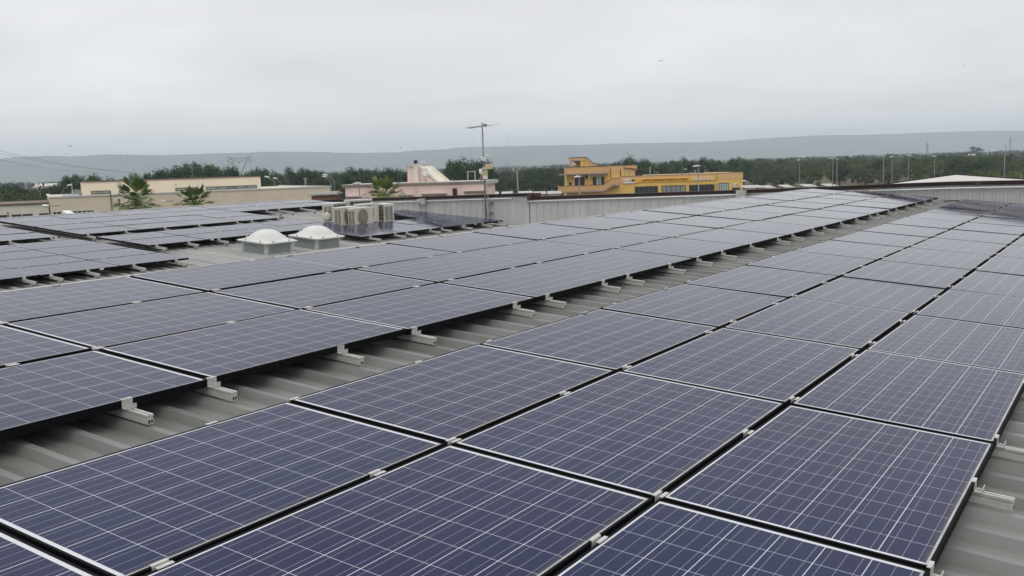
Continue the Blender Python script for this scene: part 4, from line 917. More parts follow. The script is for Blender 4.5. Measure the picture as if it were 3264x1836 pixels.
# cream gable hall beyond the parapet
gz = []
for px_, py_ in ((2861, 583), (3046.5, 557.5), (3264, 572.5)):
    r = ray(px_, py_); gz.append(r * (70 / r.y))
hall = thing('gable_hall', 'hall with low cream double-pitched roof and dark verge beyond the parapet at right', 'building', (0, 70, 0))
(ax, az), (bx, bz), (cx_, cz_) = [(g.x, g.z + Z0) for g in gz]
s1, s2 = (bz - az) / (bx - ax), (cz_ - bz) / (cx_ - bx)
xl, xr_ = bx - 16, bx + 16
P_ = [(xl, 0), (xl, bz - s1 * 16), (bx, bz), (xr_, bz + s2 * 16), (xr_, 0)]
mb = MB(); mb.prism([(P_[1][0], P_[1][1] - 0.3), (bx, bz - 0.3), (P_[3][0], P_[3][1] - 0.3), P_[3], (bx, bz), P_[1]], -42, 0); mb.build('roof', MT['cgable'], hall)
mb = MB(); mb.prism([(xl, 0), (xl, P_[1][1] - 0.301), (bx, bz - 0.301), (xr_, P_[3][1] - 0.301), (xr_, 0)], -41.8, -0.2); mb.build('wall', MT['offwhite'], hall)
mb = MB(); mb.prism([(xl - .1, P_[1][1] - 0.3), (bx, bz - 0.3), (xr_ + .1, P_[3][1] - 0.3), (xr_ + .1, P_[3][1] + 0.07), (bx, bz + 0.07), (xl - .1, P_[1][1] + 0.07)], 0.002, 0.2); mb.build('verge_trim', MT['coping'], hall)

# carports with white canopies
def carport(px0, px1, py, D, label):
    p0, p1 = at(px0, py + 3, D), at(px1, py + 3, D); f = Fac(p0, p1)
    o = thing('carport', label, 'carport', mw=f.mw, group='white carports beyond the parapet'); L = f.L; z = at((px0 + px1) / 2, py + 5, D).z
    mb = MB(); mb.prism([(-1.2, z), (3.0, z + 0.28), (3.0, z + 0.34), (-1.2, z + 0.06)], 0, L, axis='x'); mb.build('canopy', MT['carport'], o)
    for xx in (0.1, L - 0.15):
        for yy in (-0.9, 2.6): mb = MB(); mb.box(xx - 0.06, xx + 0.06, yy, yy + 0.12, 0, z + 0.065 * (yy + 1.2) + 0.02); mb.build('post', MT['lamp'], o)
for a, b, py, D, lab in ((1701, 1741, 613.5, 150, 'white sloping carport canopy just right of the step in the parapet coping'), (1745, 1790, 612.5, 150, 'white sloping carport canopy beside the left end of the yellow workshop'),
                         (1553, 1590, 615.5, 150, 'white carport canopy just right of the antenna mast'), (1598, 1634, 614, 150, 'white carport canopy below the lamp post between mast and workshop'), (1652, 1698, 612.5, 150, 'white carport canopy just left of the step in the parapet coping'),
                         (2369, 2432, 593.5, 150, 'wide white carport canopy touching the right end of the yellow workshop'), (2437, 2468, 594, 152, 'small white carport canopy second to the right of the yellow workshop'), (2494, 2528, 592, 152, 'white carport canopy left of the tall lamp post'),
                         (2562, 2601, 590, 152, 'white carport canopy right above the ridge of the middle array'), (2632, 2668, 588.5, 152, 'white carport canopy below the pair of lamp posts')):
    carport(a, b, py, D, lab)

# ---------------------------------------------------------------- lamp posts
def lamp(px, ytop, D, style, label, r=0.075, side=-1, arm=1.0):
    top = at(px, ytop, D); o = thing('street_lamp', label, 'street lamp', (top.x, top.y, 0), group='street lamps')
    rt = CR.copy(); rt.z = 0; rt.normalize(); sd = rt * side; h = top.z
    if style == 'flat':
        mb = MB(); mb.tube([(0, 0, 0), (0, 0, h * 0.5), (0, 0, h - 0.05)], [r, r * 0.85, r * 0.7], 8); mb.build('pole', MT['lamp'], o, smooth=True)
        mb = MB(); mw = Matrix(((sd.x, -sd.y, 0, 0), (sd.y, sd.x, 0, 0), (0, 0, 1, h), (0, 0, 0, 1)))
        mb.prism([(-0.3 * arm, -0.02), (arm, -0.05), (arm, 0.01), (0.3 * arm, 0.08), (-0.3 * arm, 0.04)], -0.18, 0.18, Mx=mw); mb.build('lamp_head', MT['lamphead'], o)
        mb = MB(); mb.prism([(-0.1 * arm, -0.055), (arm * 0.95, -0.085), (arm * 0.95, -0.052), (-0.1 * arm, -0.03)], -0.15, 0.15, Mx=mw); mb.build('lamp_glass', MT['lampdark'], o)
    elif style == 'tee':
        mb = MB(); mb.tube([(0, 0, 0), (0, 0, h)], r, 8); mb.build('pole', MT['lamp'], o, smooth=True)
        mb = MB(); mw = Matrix(((sd.x, -sd.y, 0, 0), (sd.y, sd.x, 0, 0), (0, 0, 1, h), (0, 0, 0, 1))); mb.box(-arm, arm, -0.16, 0.16, 0, 0.07, mw); mb.build('lamp_head', MT['lamphead'], o)
    else:
        hp = h - 0.5
        pts = [Vector((0, 0, 0)), Vector((0, 0, hp - 0.9)), Vector((0, 0, hp - 0.4)) + sd * 0.05, Vector((0, 0, hp)) + sd * 0.35, Vector((0, 0, hp + 0.25)) + sd * 0.9, Vector((0, 0, hp + 0.40)) + sd * arm]
        mb = MB(); mb.tube(pts, [r, r * .8, r * .7, r * .6, r * .55, r * .5], 8); mb.build('pole', MT['lamp'], o, smooth=True)
        c = Vector((0, 0, hp + 0.45)) + sd * (arm + 0.35); mw = Matrix(((sd.x, -sd.y, 0, c.x), (sd.y, sd.x, 0, c.y), (0, 0, 1, c.z), (0, 0, 0, 1))) @ Matrix.Rotation(R_(-12), 4, 'Y') @ Matrix.Diagonal((1, 0.42, 0.30, 1))
        mb = MB(); mb.lathe([(0.40 * math.sin(a * math.pi / 8), -0.40 * math.cos(a * math.pi / 8)) for a in range(9)], 12, mw); mb.build('lamp_head', MT['lamphead'], o, smooth=True)
    return o
lamp(1846, 563, 62, 'flat', 'grey lamp post with flat head in front of the brown shuttered door', 0.07, -1, 0.32)
lamp(2226, 529, 75, 'flat', 'tall grey lamp post with flat head crossing the orange sign', 0.075, -1, 0.42)
lamp(2072, 535.5, 175, 'tee', 'pale short lamp post behind the workshop roof, right of the red lean-to', 0.12, -1, 0.16)
lamp(1649, 553, 120, 'tee', 'pale lamp post before the olive trees between mast and workshop', 0.09, -1, 0.12)
lamp(1144, 584, 60, 'flat', 'grey lamp post with flat white head before the pink house, left of its palm', 0.05, -1, 0.36)
for px_, py_, s_, d_, lab in ((2549, 510, 'flat', 130, 'tall lamp post right of the yellow workshop, alone before the olive grove'), (2655, 505, 'flat', 130, 'left one of two tall lamp posts close together before the olive grove'), (2668, 509, 'tee', 140, 'right one of the two tall lamp posts close together before the olive grove'),
                              (2817, 500, 'tee', 130, 'thin lamp post, left of the pair left of the cream gable'), (2844, 500, 'flat', 130, 'thin lamp post, right of the pair left of the cream gable'), (2896, 496, 'flat', 130, 'thin lamp post with upturned arm at the left foot of the cream gable'),
                              (2980, 498, 'flat', 130, 'thin lamp post behind the left slope of the cream gable'), (3203, 482, 'tee', 130, 'thin lamp post behind the right slope of the cream gable')):
    lamp(px_, py_, d_, s_, lab, 0.055, 1 if px_ == 2896 else -1, 0.30 if s_ == 'flat' else 0.08)
lamp(195, 590, 130, 'curve', 'curved street lamp with white head before the trees at far left', 0.09, 1, 0.75)
lamp(264, 587, 135, 'curve', 'curved street lamp with white head at the left end of the tan upper storey', 0.09, 1, 0.30)
lamp(505, 574, 112, 'curve', 'thin street lamp with white head against the tan upper storey', 0.05, 1, 0.65)
lamp(875, 562, 140, 'curve', 'curved street lamp, larger of two facing left beside the tan upper storey', 0.09, -1, 0.75)
lamp(897, 567, 150, 'curve', 'curved street lamp, smaller of two facing left beside the tan upper storey', 0.08, -1, 0.6)
lamp(1055, 561, 140, 'curve', 'curved street lamp, left lower one of the pair behind the tan building end', 0.09, -1, 0.6)
lamp(1064, 555, 140, 'curve', 'curved street lamp, right taller one of the pair behind the tan building end', 0.09, -1, 0.9)
lamp(973, 570, 150, 'tee', 'short square-headed lamp post above the tan building parapet', 0.13, -1, 0.25)
lamp(379, 634, 84, 'tee', 'lamp post with wide flat top beside the large left palm', 0.10, -1, 0.35)
lamp(563, 586, 112, 'flat', 'small lamp post with flat head above the first window of the tan upper storey', 0.05, -1, 0.25)
def wall_lamp(px, py, D, label, side=-1, s=1.0):
    c = at(px, py, D); o = thing('wall_lamp', label, 'wall lamp', tuple(c), group='wall lamps')
    rt = CR.copy(); rt.z = 0; rt.normalize(); sd = rt * side
    mw = Matrix(((sd.x, -sd.y, 0, 0), (sd.y, sd.x, 0, 0), (0, 0, 1, 0), (0, 0, 0, 1))) @ Matrix.Rotation(R_(-10), 4, 'Y') @ Matrix.Diagonal((1, 0.5, 0.40, 1))
    mb = MB(); mb.lathe([(0.42 * s * math.sin(a * math.pi / 8), -0.42 * s * math.cos(a * math.pi / 8)) for a in range(9)], 12, mw); mb.build('lamp_head', MT['lamphead'], o, smooth=True)
    b = -sd * 1.1 * s; f = CF.copy(); f.z = 0
    mb = MB(); mb.tube([sd * -0.3 * s, b + Vector((0, 0, -0.05)), b * 1.3 + f * 0.6], 0.045, 6); mb.build('arm', MT['lamp'], o)
wall_lamp(145, 656, 97, 'white wall lamp on a bracket at the left corner of the tan building', -1, 0.9)
wall_lamp(523, 641, 103, 'white round wall lamp on the tan wall between the two left palms', -1, 0.55)
wall_lamp(1064, 613, 116, 'white wall lamp on a bracket at the right corner of the tan building', 1, 0.9)
wall_lamp(2370, 577, 186, 'white wall lamp on the right end of the yellow workshop', 1, 1.1)

# ---------------------------------------------------------------- trees
def crown_mesh(seed, n_clump, n_leaf, leaf, mt, name, flat=1.0, low=0.25):
    r = random.Random(seed); vs = []; fs = []
    cl = []
    for i in range(n_clump):
        for _ in range(30):
            u = Vector((r.gauss(0, 1), r.gauss(0, 1), r.gauss(0, 1))).normalized() * (r.uniform(0.45, 1.0) ** 0.6)
            if u.z < -0.75: continue
            break
        p = Vector((u.x * 0.40, u.y * 0.40, low + (1 - low) * (0.48 + 0.42 * u.z)))
        cl.append((p, r.uniform(0.10, 0.20)))
    for p, cr_ in cl:
        for k in range(n_leaf):
            d = Vector((r.gauss(0, 1), r.gauss(0, 1), r.gauss(0, 1))).normalized()
            q = p + Vector((d.x, d.y, d.z * 0.8)) * cr_ * (r.random() ** 0.4)
            nn = (d + Vector((r.uniform(-.5, .5), r.uniform(-.5, .5), r.uniform(-.1, .7)))).normalized()
            a = nn.orthogonal().normalized(); b = nn.cross(a); ang = r.uniform(0, 6.28)
            a, b = a * math.cos(ang) + b * math.sin(ang), b * math.cos(ang) - a * math.sin(ang)
            s = leaf * r.uniform(0.6, 1.3); o = len(vs)
            vs += [q - a * s, q + b * s * 0.6, q + a * s, q - b * s * 0.6]; fs.append((o, o + 1, o + 2, o + 3))
    mb = MB(); mb.add(vs, fs); return mb.mesh(name, mt), cl
def trunk_mesh(seed, cl, r0):
    r = random.Random(seed); mb = MB()
    mb.tube([(0, 0, -0.01), (r.uniform(-.02, .02), r.uniform(-.02, .02), 0.15), (r.uniform(-.03, .03), r.uniform(-.03, .03), 0.32), (0, 0, 0.6)], [r0 * 1.4, r0, r0 * 0.8, r0 * 0.35], 7)
    for p, c in r.sample(cl, 7):
        mb.tube([(0, 0, r.uniform(0.18, 0.34)), tuple(Vector((p.x * 0.5, p.y * 0.5, 0.2 + p.z * 0.45))), tuple(p)], [r0 * 0.55, r0 * 0.35, r0 * 0.12], 5)
    return mb.mesh('trunk', MT['trunk'])
OAK = []; OLV = []; LSH = []
for s in range(5):
    cm, cl = crown_mesh(100 + s, 34, 130, 0.021, MT['oak'], 'crown', low=0.16); OAK.append((cm, trunk_mesh(s, cl, 0.035)))
for s in range(6):
    cm, cl = crown_mesh(200 + s, 30, 130, 0.020, MT['olive'], 'crown', low=0.05); OLV.append((cm, trunk_mesh(50 + s, cl, 0.05)))
for s in range(2):
    cm, cl = crown_mesh(300 + s, 28, 100, 0.024, MT['lush'], 'crown', low=0.06); LSH.append((cm, trunk_mesh(70 + s, cl, 0.03)))
rt_ = random.Random(77); cnt = {'oak': 0, 'olive': 0, 'lush': 0}
def tree(px, ytop, wpx, D, kind, label, group, zs=1.0):
    lst = {'oak': OAK, 'olive': OLV, 'lush': LSH}[kind]; cm, tm = lst[cnt[kind] % len(lst)]; cnt[kind] += 1
    p = at(px, ytop, D); h = max(2.0, p.z); w = max(wpx / F_PX * D, h * (0.62 if kind == 'oak' else 0.75))
    o = thing({'oak': 'oak_tree', 'olive': 'olive_tree', 'lush': 'leafy_tree'}[kind], label, 'tree', (p.x, p.y, 0), rt_.uniform(0, 6.28), group)
    o.scale = (w * 1.12, w * 1.12, h * 1.09)
    link('trunk', tm, o); link('crown', cm, o)
g1 = 'dark trees behind the tan building'
for px_, yt, w in ((31, 586, 40), (129, 593, 38), (167, 588, 40), (205, 572, 50), (238, 555, 60), (275, 559, 55), (308, 557, 55), (343, 563, 45), (420, 562, 20), (466, 556, 34), (493, 543, 36), (529, 538, 28), (557, 529, 46), (592, 534, 34),
                  (616, 517, 46), (644, 524, 36), (680, 532, 40), (714, 530, 44), (742, 541, 42), (800, 543, 40), (830, 536, 48), (868, 546, 46), (885, 556, 30), (925, 541, 54), (962, 535, 60), (1000, 543, 44), (1035, 551, 44)):
    left = px_ < 440
    tree(px_, yt, w * 1.15, rt_.uniform(185, 230), 'oak', 'dark green tree in the dense row %s' % ('rising behind the left end of the tan building' if left else 'rising above the roof of the tan upper storey' if px_ < 770 else 'between the tan building and the pink house'), g1)
for px_, yt, w in ((1090, 547, 48), (1120, 541, 50), (1150, 536, 56), (1178, 543, 46), (1205, 538, 52), (1235, 535, 58), (1262, 546, 42), (1290, 549, 40), (1445, 512, 56), (1480, 505, 62), (1512, 509, 56), (1540, 516, 40)):
    tree(px_, yt, w * 1.12, rt_.uniform(185, 225), 'oak', 'green tree %s' % ('rising behind the left half of the pink house' if px_ < 1350 else 'rising behind the right end of the pink house beside the mast'), 'dark trees behind the pink house')
for px_, yt, w in ((1960, 517, 50), (1985, 508, 50), (2015, 497, 62), (2045, 506, 52), (2070, 518, 40), (2120, 515, 52), (2150, 511, 50), (2180, 502, 66), (2212, 508, 50), (2246, 508, 58), (2290, 511, 50), (2335, 506, 60), (2370, 507, 50)):
    tree(px_, yt, w * 1.1, rt_.uniform(240, 300), 'oak', 'dark green tree rising behind the roof of the yellow workshop', 'dark trees behind the workshop')
# low hedge trees at far left
for i in range(14):
    px_ = -20 + i * 14; tree(px_, 612 + rt_.uniform(-8, 14) + (i % 2) * 6, 46, 118 + rt_.uniform(0, 26), 'olive', 'low grey-green tree in the hedge row above the off-white building', 'hedge trees at far left')
for px_, yt, w in ((10, 592, 34), (52, 596, 30), (80, 606, 30), (100, 602, 30)):
    tree(px_, yt, w, 165, 'oak', 'dark round tree behind the hedge row above the off-white building', 'hedge trees at far left')
# grove between mast and workshop, and to the right
def grove(px0, px1, rows, label, group, kind_mix=0.0):
    for D, yj, step, hh in rows:
        px_ = px0 + rt_.uniform(0, step)
        while px_ < px1:
            d = D * rt_.uniform(0.96, 1.04); hz = CY + F_PX * (-math.tan(PITCH)) / 1 - (px_ - CX) * math.tan(ROLL)
            yt = hz + (9.0 - hh * rt_.uniform(0.78, 1.14)) / d * F_PX
            k = 'oak' if rt_.random() < kind_mix else 'olive'
            if px0 > 2300: yt = max(yt, 503 - (px_ - 2300) * 0.010 + rt_.uniform(-5, 11))
            tree(px_, yt, step * rt_.uniform(0.95, 1.45), d, k, label, group); px_ += step * rt_.uniform(0.75, 1.3)
grove(1560, 1800, [(255, 0, 62, 6.2), (290, 0, 55, 7.0), (330, 0, 50, 7.6), (390, 0, 44, 8.2)], 'grey-green olive tree in the grove between the antenna mast and the yellow workshop', 'olive trees between mast and workshop', 0.25)
for px_, yt in ((1690, 536), (1712, 535), (1730, 539), (1570, 541), (1790, 538)): tree(px_, yt, 36, 300, 'oak', 'dark tree on the skyline between the antenna mast and the yellow workshop', 'olive trees between mast and workshop')
grove(2100, 2330, [(270, 0, 50, 7.0)], 'grey-green olive tree just behind the workshop roof', 'olive trees behind the workshop', 0.2)
grove(2345, 3330, [(262, 0, 76, 6.6), (300, 0, 70, 7.4), (345, 0, 62, 8.2)], 'grey-green olive tree in the front rows of the grove right of the workshop', 'olive trees of the right-hand grove', 0.12)
grove(2345, 3330, [(400, 0, 54, 8.8), (470, 0, 46, 9.2), (560, 0, 40, 9.3)], 'olive tree in the back rows of the grove right of the workshop', 'olive trees of the right-hand grove', 0.3)
for px_, yt, w in ((2900, 566, 60), (2945, 556, 60), (2860, 574, 50), (2800, 580, 36), (2740, 583, 30), (3105, 538, 56), (3150, 540, 56), (3230, 545, 50), (2990, 562, 50)):
    tree(px_, yt, w, 170, 'lush', 'fresh green bushy tree low behind the cream gable', 'fresh green trees behind the gable')
tree(3106, 469, 52, 1000, 'oak', 'big dark round tree standing alone far off on the plain at right', 'tree far off')
tree(2268, 505, 18, 700, 'oak', 'hazy round tree top just behind the skyline over the workshop', 'tree far off')

# palms
def palm(px, py, D, r, label, seed, dead=True, up=1.0):
    rr = random.Random(seed); c = at(px, py, D); o = thing('fan_palm', label, 'palm tree', (c.x, c.y, 0), 0, 'fan palms')
    mb = MB(); mb.tube([(0, 0, 0), (0.05, 0, c.z * 0.5), (0, 0, c.z - 0.1)], [0.30, 0.22, 0.18], 9); mb.build('trunk', MT['trunk'], o, smooth=True)
    def leaf(mb, az, el, plen, flen, droop, spread=1.15, n=22):
        d = Vector((math.cos(az) * math.cos(el), math.sin(az) * math.cos(el), math.sin(el)))
        b = Vector((0, 0, c.z)); tip = b + d * plen + Vector((0, 0, -droop * 0.15 * plen))
        mb.tube([tuple(b), tuple((b + tip) / 2 + Vector((0, 0, 0.05))), tuple(tip)], [0.03, 0.022, 0.015], 4)
        side = d.cross(Vector((0, 0, 1)))
        if side.length < 0.05: side = Vector((1, 0, 0))
        side.normalize(); nn = side.cross(d)
        for k in range(n):
            t = -spread + 2 * spread * k / (n - 1)
            dd = (d * math.cos(t) + side * math.sin(t) + nn * (0.12 - 0.25 * abs(math.sin(t)))).normalized()
            L = flen * (1 - 0.25 * abs(t) / spread) * rr.uniform(0.88, 1.08)
            w = side * math.cos(t) - d * math.sin(t); w.normalize(); w = w * (L * 0.08)
            m1 = tip + dd * L * 0.60; e1 = tip + dd * L * 0.82 + Vector((0, 0, -droop * L * 0.10)); e2 = tip + dd * L + Vector((0, 0, -droop * L * 0.36))
            q = len(mb.v); mb.v += [tuple(tip), tuple(m1 - w), tuple(m1 + w), tuple(e1 - w * .5), tuple(e1 + w * .5), tuple(e2)]
            mb.f += [(q, q + 1, q + 2), (q + 1, q + 3, q + 4, q + 2), (q + 3, q + 5, q + 4)]
    mb = MB()
    for i in range(66):
        f = i / 65; el = R_(80 - 118 * f ** 0.75) + rr.uniform(-.18, .18)
        leaf(mb, i * 2.399 + rr.uniform(-.3, .3), el, r * rr.uniform(0.36, 0.70), r * rr.uniform(0.38, 0.58), 0.25 + 1.2 * f, 0.68, 10)
    mb.build('crown', MT['palm'], o)
    if dead:
        mb = MB()
        for i in range(30): leaf(mb, i * 2.399 + 1, R_(rr.uniform(-75, -20)), r * rr.uniform(0.45, 0.75), r * rr.uniform(0.50, 0.65), 1.6, 0.9, 14)
        mb.build('dead_skirt', MT['palmdead'], o)
palm(436, 640, 82, 2.05, 'large fan palm with dry brown skirt, leftmost, before the tan building', 5)
palm(622, 652, 82, 1.85, 'smaller fan palm without skirt, second from left, before the tan building', 8, False)
palm(1226, 628, 76, 1.95, 'fan palm in front of the pink house', 12, False)

# ---------------------------------------------------------------- far plain
def far_wood():
    r = random.Random(9); vs = []; fs = []
    for i in range(1500):
        px_ = r.uniform(-300, 3600); D = 640 + 3600 * r.random() ** 1.5
        if 80 < px_ < 215 and D < 1400: continue
        p = at(px_, 500, D); h = r.uniform(3, 8); w = r.uniform(4, 11) * (1 + D / 3500)
        for k in range(34):
            q = Vector((p.x + r.gauss(0, w * 0.5), p.y + r.gauss(0, w * 0.5), h * r.uniform(0.05, 1.0)))
            s = w * 0.15; a = Vector((r.gauss(0, 1), r.gauss(0, 1), r.gauss(0, 1))).normalized(); b = a.orthogonal().normalized()
            o = len(vs); vs += [q - a * s, q + b * s * .6, q + a * s, q - b * s * .6]; fs.append((o, o + 1, o + 2, o + 3))
    mb = MB(); mb.add(vs, fs); structure(mb.build('far_wood', MT['farwood']), 'stuff')
far_wood()
def far_house(px0, px1, py0, D, label, name='far_house', cat='house', m='white', group='far white houses on the plain'):
    p0, p1 = at(px0, py0, D), at(px1, py0, D); f = Fac(p0, p1); h = max(p0.z, 3.0); L = f.L
    o = thing(name, label, cat, mw=f.mw, group=group)
    mb = MB(); mb.box(0, L, 0, max(8, L * 0.3), 0, h * 0.8); mb.build('wall', MT[m], o)
    mb = MB(); mb.prism([(-0.3, h * 0.8 + 0.01), (L + 0.3, h * 0.8 + 0.01), (L * 0.9, h), (L * 0.1, h)], -0.3, max(8, L * 0.3) + 0.3); mb.build('roof', MT[m], o)
for a, b, y, D, lab in ((1630, 1644, 535, 2600, 'pale far house left of the bright cluster on the plain'), (1649, 1664, 533, 2600, 'brightest far white building, tallest of the cluster beside the mast'), (1668, 1690, 536, 2600, 'long far white building, centre of the cluster beside the mast'), (1715, 1728, 535, 2700, 'small far white house right of the tree tops'), (1732, 1743, 534.5, 2700, 'rightmost small far white house near the workshop'),
                        (2960, 2985, 491, 1700, 'far white shed roof on the plain behind the right-hand grove, left'), (3018, 3032, 490, 1700, 'far white shed behind the right-hand grove, left of the lone dark tree'), (3086, 3110, 491, 900, 'bright white shed roof just below the lone dark tree'), (3148, 3160, 482, 2400, 'far white house right of the lone dark tree'), (3162, 3176, 478, 2400, 'far white tower-like house near the right pylon'),
                        (410, 417, 567, 2000, 'far white house above the left end of the tan upper storey'), (1172, 1180, 550, 2300, 'far white house between the dark trees left of the pink house')):
    far_house(a, b, y, D, lab)
# pale greenhouse sheets at far left
gh = thing('greenhouse_row', 'long pale plastic greenhouse on the plain at far left', 'greenhouse', mw=Fac(at(108, 577, 1150), at(196, 576, 1150)).mw)
L_ = (at(108, 577, 1150) - at(196, 576, 1150)).length
mb = MB(); mb.prism([(0, 0.02), (0, 3.2), (9, 5.6), (18, 3.2), (18, 0.02)], 0, L_, axis='x'); mb.build('plastic_cover', MT['stone'], gh)
mb = MB()
for i in range(9): mb.box(i * L_ / 8 - 0.1, i * L_ / 8 + 0.1, -0.1, 0.0, 0, 3.2)
mb.build('hoop_posts', MT['flash'], gh)

# pylons
def pylon_cat(px, pbase, ptop, D, wpx, label, m, r=0.12):
    b = at(px, pbase, D); t = at(px, ptop, D); H = t.z; o = thing('power_pylon', label, 'pylon', (b.x, b.y, 0), math.atan2(CR.y, CR.x), 'power pylons')
    w = wpx / F_PX * D / 2
    mb = MB()
    zw = H * 0.45
    for s in (-1, 1):
        for d in (-0.7, 0.7):
            mb.tube([(s * 0.16 * w, d, 0), (s * 0.07 * w, d * .6, zw)], r, 4)
            mb.tube([(s * 0.07 * w, d * .6, zw), (s * 0.58 * w, d * .6, H * 0.84)], r, 4)
    for i in range(6):
        z0, z1 = zw * i / 6, zw * (i + 1) / 6; mb.tube([(-0.16 * w + 0.09 * w * i / 6, -.6, z0), (0.16 * w - 0.09 * w * (i + 1) / 6, -.6, z1)], r * .7, 4)
    for s in (-1, 1):
        for i in range(5):
            f0, f1 = i / 5, (i + 1) / 5
            mb.tube([(s * w * (0.03 + 0.50 * f0), -.5, zw + (H * .84 - zw) * f0), (s * w * (0.07 + 0.53 * f1), .5, zw + (H * .84 - zw) * f1)], r * .7, 4)
    mb.build('tower_body', m, o)
    mb = MB()
    za = H * 0.84
    mb.tube([(-w, 0, za), (w, 0, za)], r, 4); mb.tube([(-0.6 * w, 0, za + 0.1 * H), (0.6 * w, 0, za + 0.1 * H)], r, 4)
    for s in (-1, 1):
        mb.tube([(s * w, 0, za), (s * 0.6 * w, 0, za + 0.1 * H)], r, 4); mb.tube([(s * 0.45 * w, 0, za), (s * 0.6 * w, 0, za + 0.1 * H)], r, 4)
        mb.tube([(s * 0.5 * w, 0, za + 0.1 * H), (s * 0.95 * w, 0, H)], r, 4); mb.tube([(s * 0.95 * w, 0, H), (s * 0.6 * w, 0, za + 0.04 * H)], r, 4)
        for q in range(4): mb.tube([(s * w * (.1 + .12 * q), 0, za), (s * w * (.16 + .12 * q), 0, za + .1 * H)], r * .7, 4)
    mb.build('crossarm', m, o)
    for xx in (-0.78, 0, 0.78):
        mb = MB(); mb.tube([(xx * w, 0, za), (xx * w, 0, za - 1.8)], r * 1.6, 5); mb.build('insulator', MT['pylon2'], o)
pylon_cat(766, 560, 498.5, 720, 84, 'rusty lattice pylon with wide Y-shaped head rising over the tan building', MT['pylon'], 0.13)
pylon_cat(1618, 545, 521, 1900, 16, 'faint far Y-headed pylon just right of the antenna mast', MT['pylon2'], 0.2)
def pylon_tower(px, ptop, D, label, H=None):
    t = at(px, ptop, D); H = t.z; o = thing('power_pylon', label, 'pylon', (t.x, t.y, 0), math.atan2(CR.y, CR.x), 'power pylons'); mb = MB(); r = 0.16; w = H * 0.075
    for sx in (-1, 1):
        for sy in (-1, 1): mb.tube([(sx * w, sy * w, 0), (sx * w * .35, sy * w * .35, H * .7), (0, 0, H)], r, 4)
    for i in range(10):
        f0, f1 = i / 10, (i + 1) / 10; a, b = w * (1 - .9 * f0), w * (1 - .9 * f1); mb.tube([(-a, -a, H * f0), (b, -b, H * f1)], r * .8, 4); mb.tube([(a, -a, H * f0), (-b, -b, H * f1)], r * .8, 4)
    mb.build('tower_body', MT['pylon2'], o)
    for f, l in ((.68, .16), (.80, .13), (.90, .10)):
        mb = MB(); mb.tube([(-H * l, 0, H * f), (H * l, 0, H * f)], r, 4); mb.tube([(-H * l, 0, H * f), (0, 0, H * f + H * .05)], r * .7, 4); mb.tube([(H * l, 0, H * f), (0, 0, H * f + H * .05)], r * .7, 4); mb.build('crossarm', MT['pylon2'], o)
pylon_tower(2956, 454, 1500, 'slim grey lattice pylon above the right-hand grove, left of the lone dark tree')
pylon_tower(3221, 437, 1800, 'slim grey lattice pylon at the right edge, right of the lone dark tree')
pylon_tower(3206, 459, 2200, 'smallest faint pylon just left of the right edge pylon')
# radio masts on the ridge
for px_, yt, D in ((1507, 436, 6200), (1578, 455, 6250), (1616, 437, 6280), (1640, 447, 6300), (1659, 446, 6300)):
    t = at(px_, yt, D); b = at(px_, interp(HP, px_) + 4, D); o = thing('radio_mast', {1507: 'faint radio mast on the hill ridge left of the antenna mast', 1578: 'shortest faint radio mast on the hill ridge, nearest the antenna mast', 1616: 'tallest faint radio mast on the hill ridge right of the antenna mast', 1640: 'faint radio mast, left of the close pair on the hill ridge', 1659: 'faint radio mast, right of the close pair on the hill ridge'}[px_], 'radio mast', (t.x, t.y, b.z - 10), 0, 'radio masts on the ridge')
    H = t.z - b.z + 10; mb = MB(); mb.tube([(0, 0, 0), (0, 0, H)], [1.6, 0.5], 5); mb.build('lattice_mast', MT['pylon2'], o)
    mb = MB(); mb.box(-1.2, 1.2, -1.2, 1.2, H * .75, H * .82); mb.build('aerial_array', MT['pylon2'], o)
# power lines at left
def wire(pts, label):
    P = [at(*p) for p in pts]; mb = MB(); q = []
    for i in range(len(P) - 1):
        for k in range(6): q.append(P[i].lerp(P[i + 1], k / 6))
    q.append(P[-1]); mb.tube([tuple(v) for v in q], 0.055, 4); w = mb.build('power_line', MT['pylon2']); tag(w, label, 'power line', 'power lines at far left')
wire([(-60, 474, 330), (0, 481.5, 360), (83, 500, 400), (218, 526, 480), (330, 541, 560), (466, 554.5, 680)], 'topmost thin power line sloping down over the hills at far left')
wire([(-60, 482, 330), (0, 489.5, 360), (51, 500, 390), (141, 517, 440), (272, 536, 520), (420, 551, 640)], 'second thin power line close under the topmost one at far left')
wire([(-60, 497, 330), (0, 510, 360), (168, 539.5, 450), (290, 550.5, 540), (379, 559, 620)], 'lowest thin power line sloping down over the hills at far left')

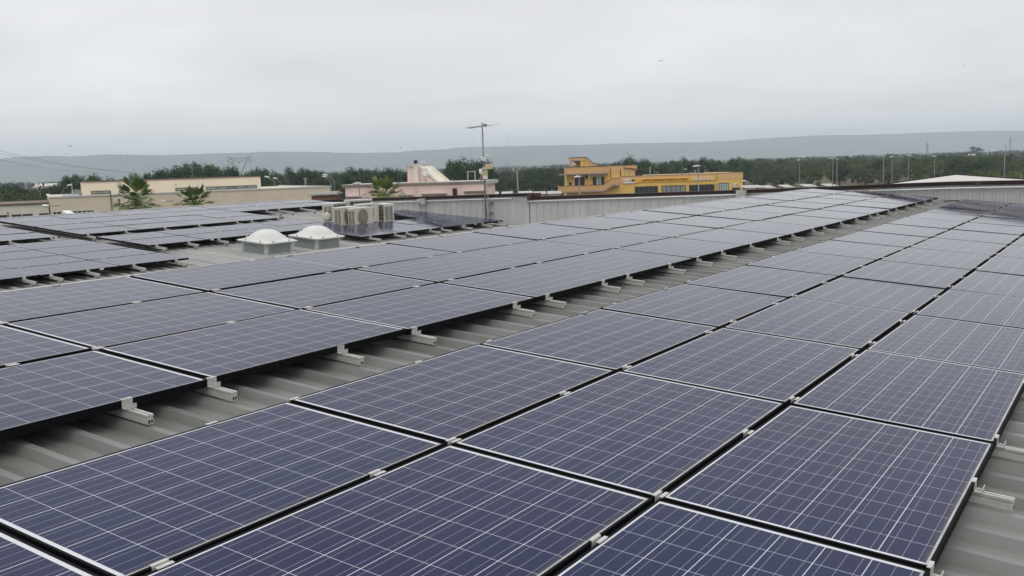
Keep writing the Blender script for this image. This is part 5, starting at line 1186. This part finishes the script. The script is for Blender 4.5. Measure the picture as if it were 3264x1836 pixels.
# birds
def bird_parts():
    mb = MB(); mb.lathe([(0, -0.16), (0.022, -0.12), (0.036, -0.02), (0.030, 0.06), (0.022, 0.10), (0.024, 0.13), (0, 0.16)], 8, Matrix.Rotation(R_(90), 4, 'Y')); body = mb
    w = MB(); w.add([(-.06, 0, .01), (.05, 0, .01), (.06, .14, .06), (-.02, .30, .02), (-.05, .13, .05)], [(0, 1, 2, 4), (4, 2, 3)])
    w.add([(-.06, 0, .0), (.05, 0, .0), (.06, .14, .05), (-.02, .30, .015), (-.05, .13, .04)], [(4, 2, 1, 0), (3, 2, 4)]); return body, w
bb, bw = bird_parts(); BIRD = {}
for key in ('bird', 'gull'): BIRD[key] = (bb.mesh('body', MT[key], True), bw.mesh('wing', MT[key]))
for px_, py_, D, key, lab in ((2106, 195, 95, 'bird', 'dark bird high in the sky over the yellow workshop'), (3070, 209, 140, 'bird', 'tiny dark bird in the sky at the upper right'), (224, 466, 110, 'bird', 'dark bird, upper of two above the hill ridge at left'), (212, 491, 110, 'bird', 'dark bird, lower of two above the hill ridge at left'),
                              (406, 495, 150, 'bird', 'dark bird level with the hill ridge above the tan building'), (1278, 471, 150, 'bird', 'dark bird over the ridge left of the pink house chimney'), (396, 511, 160, 'gull', 'white bird before the hills above the tan upper storey left end'), (548, 508, 160, 'gull', 'white bird before the hills above the dark trees'), (664, 509, 160, 'gull', 'white bird before the hills just left of the Y-headed pylon'), (758, 503, 160, 'gull', 'white bird over the Y-headed pylon')):
    o = thing('bird', lab, 'bird', tuple(at(px_, py_, D)), rt_.uniform(0, 6.28), 'flying birds'); link('body', BIRD[key][0], o)
    a = link('wing', BIRD[key][1], o); b = link('wing', BIRD[key][1], o); b.scale = (1, -1, 1)

# ---------------------------------------------------------------- haze
mb = MB(); mb.box(-9500, 9500, -9500, 9500, -1.0, 222)
hz = mb.mesh('haze', None); ho = link('haze', hz); ho['kind'] = 'stuff'
hm = bpy.data.materials.new('air'); hm.use_nodes = True; t = hm.node_tree; t.nodes.clear()
om = N('ShaderNodeOutputMaterial', t); pv = N('ShaderNodeVolumePrincipled', t)
pv.inputs['Color'].default_value = (0.78, 0.90, 1.0, 1); pv.inputs['Density'].default_value = 0.00021; pv.inputs['Anisotropy'].default_value = 0.0
t.links.new(pv.outputs[0], om.inputs['Volume']); hz.materials.append(hm)
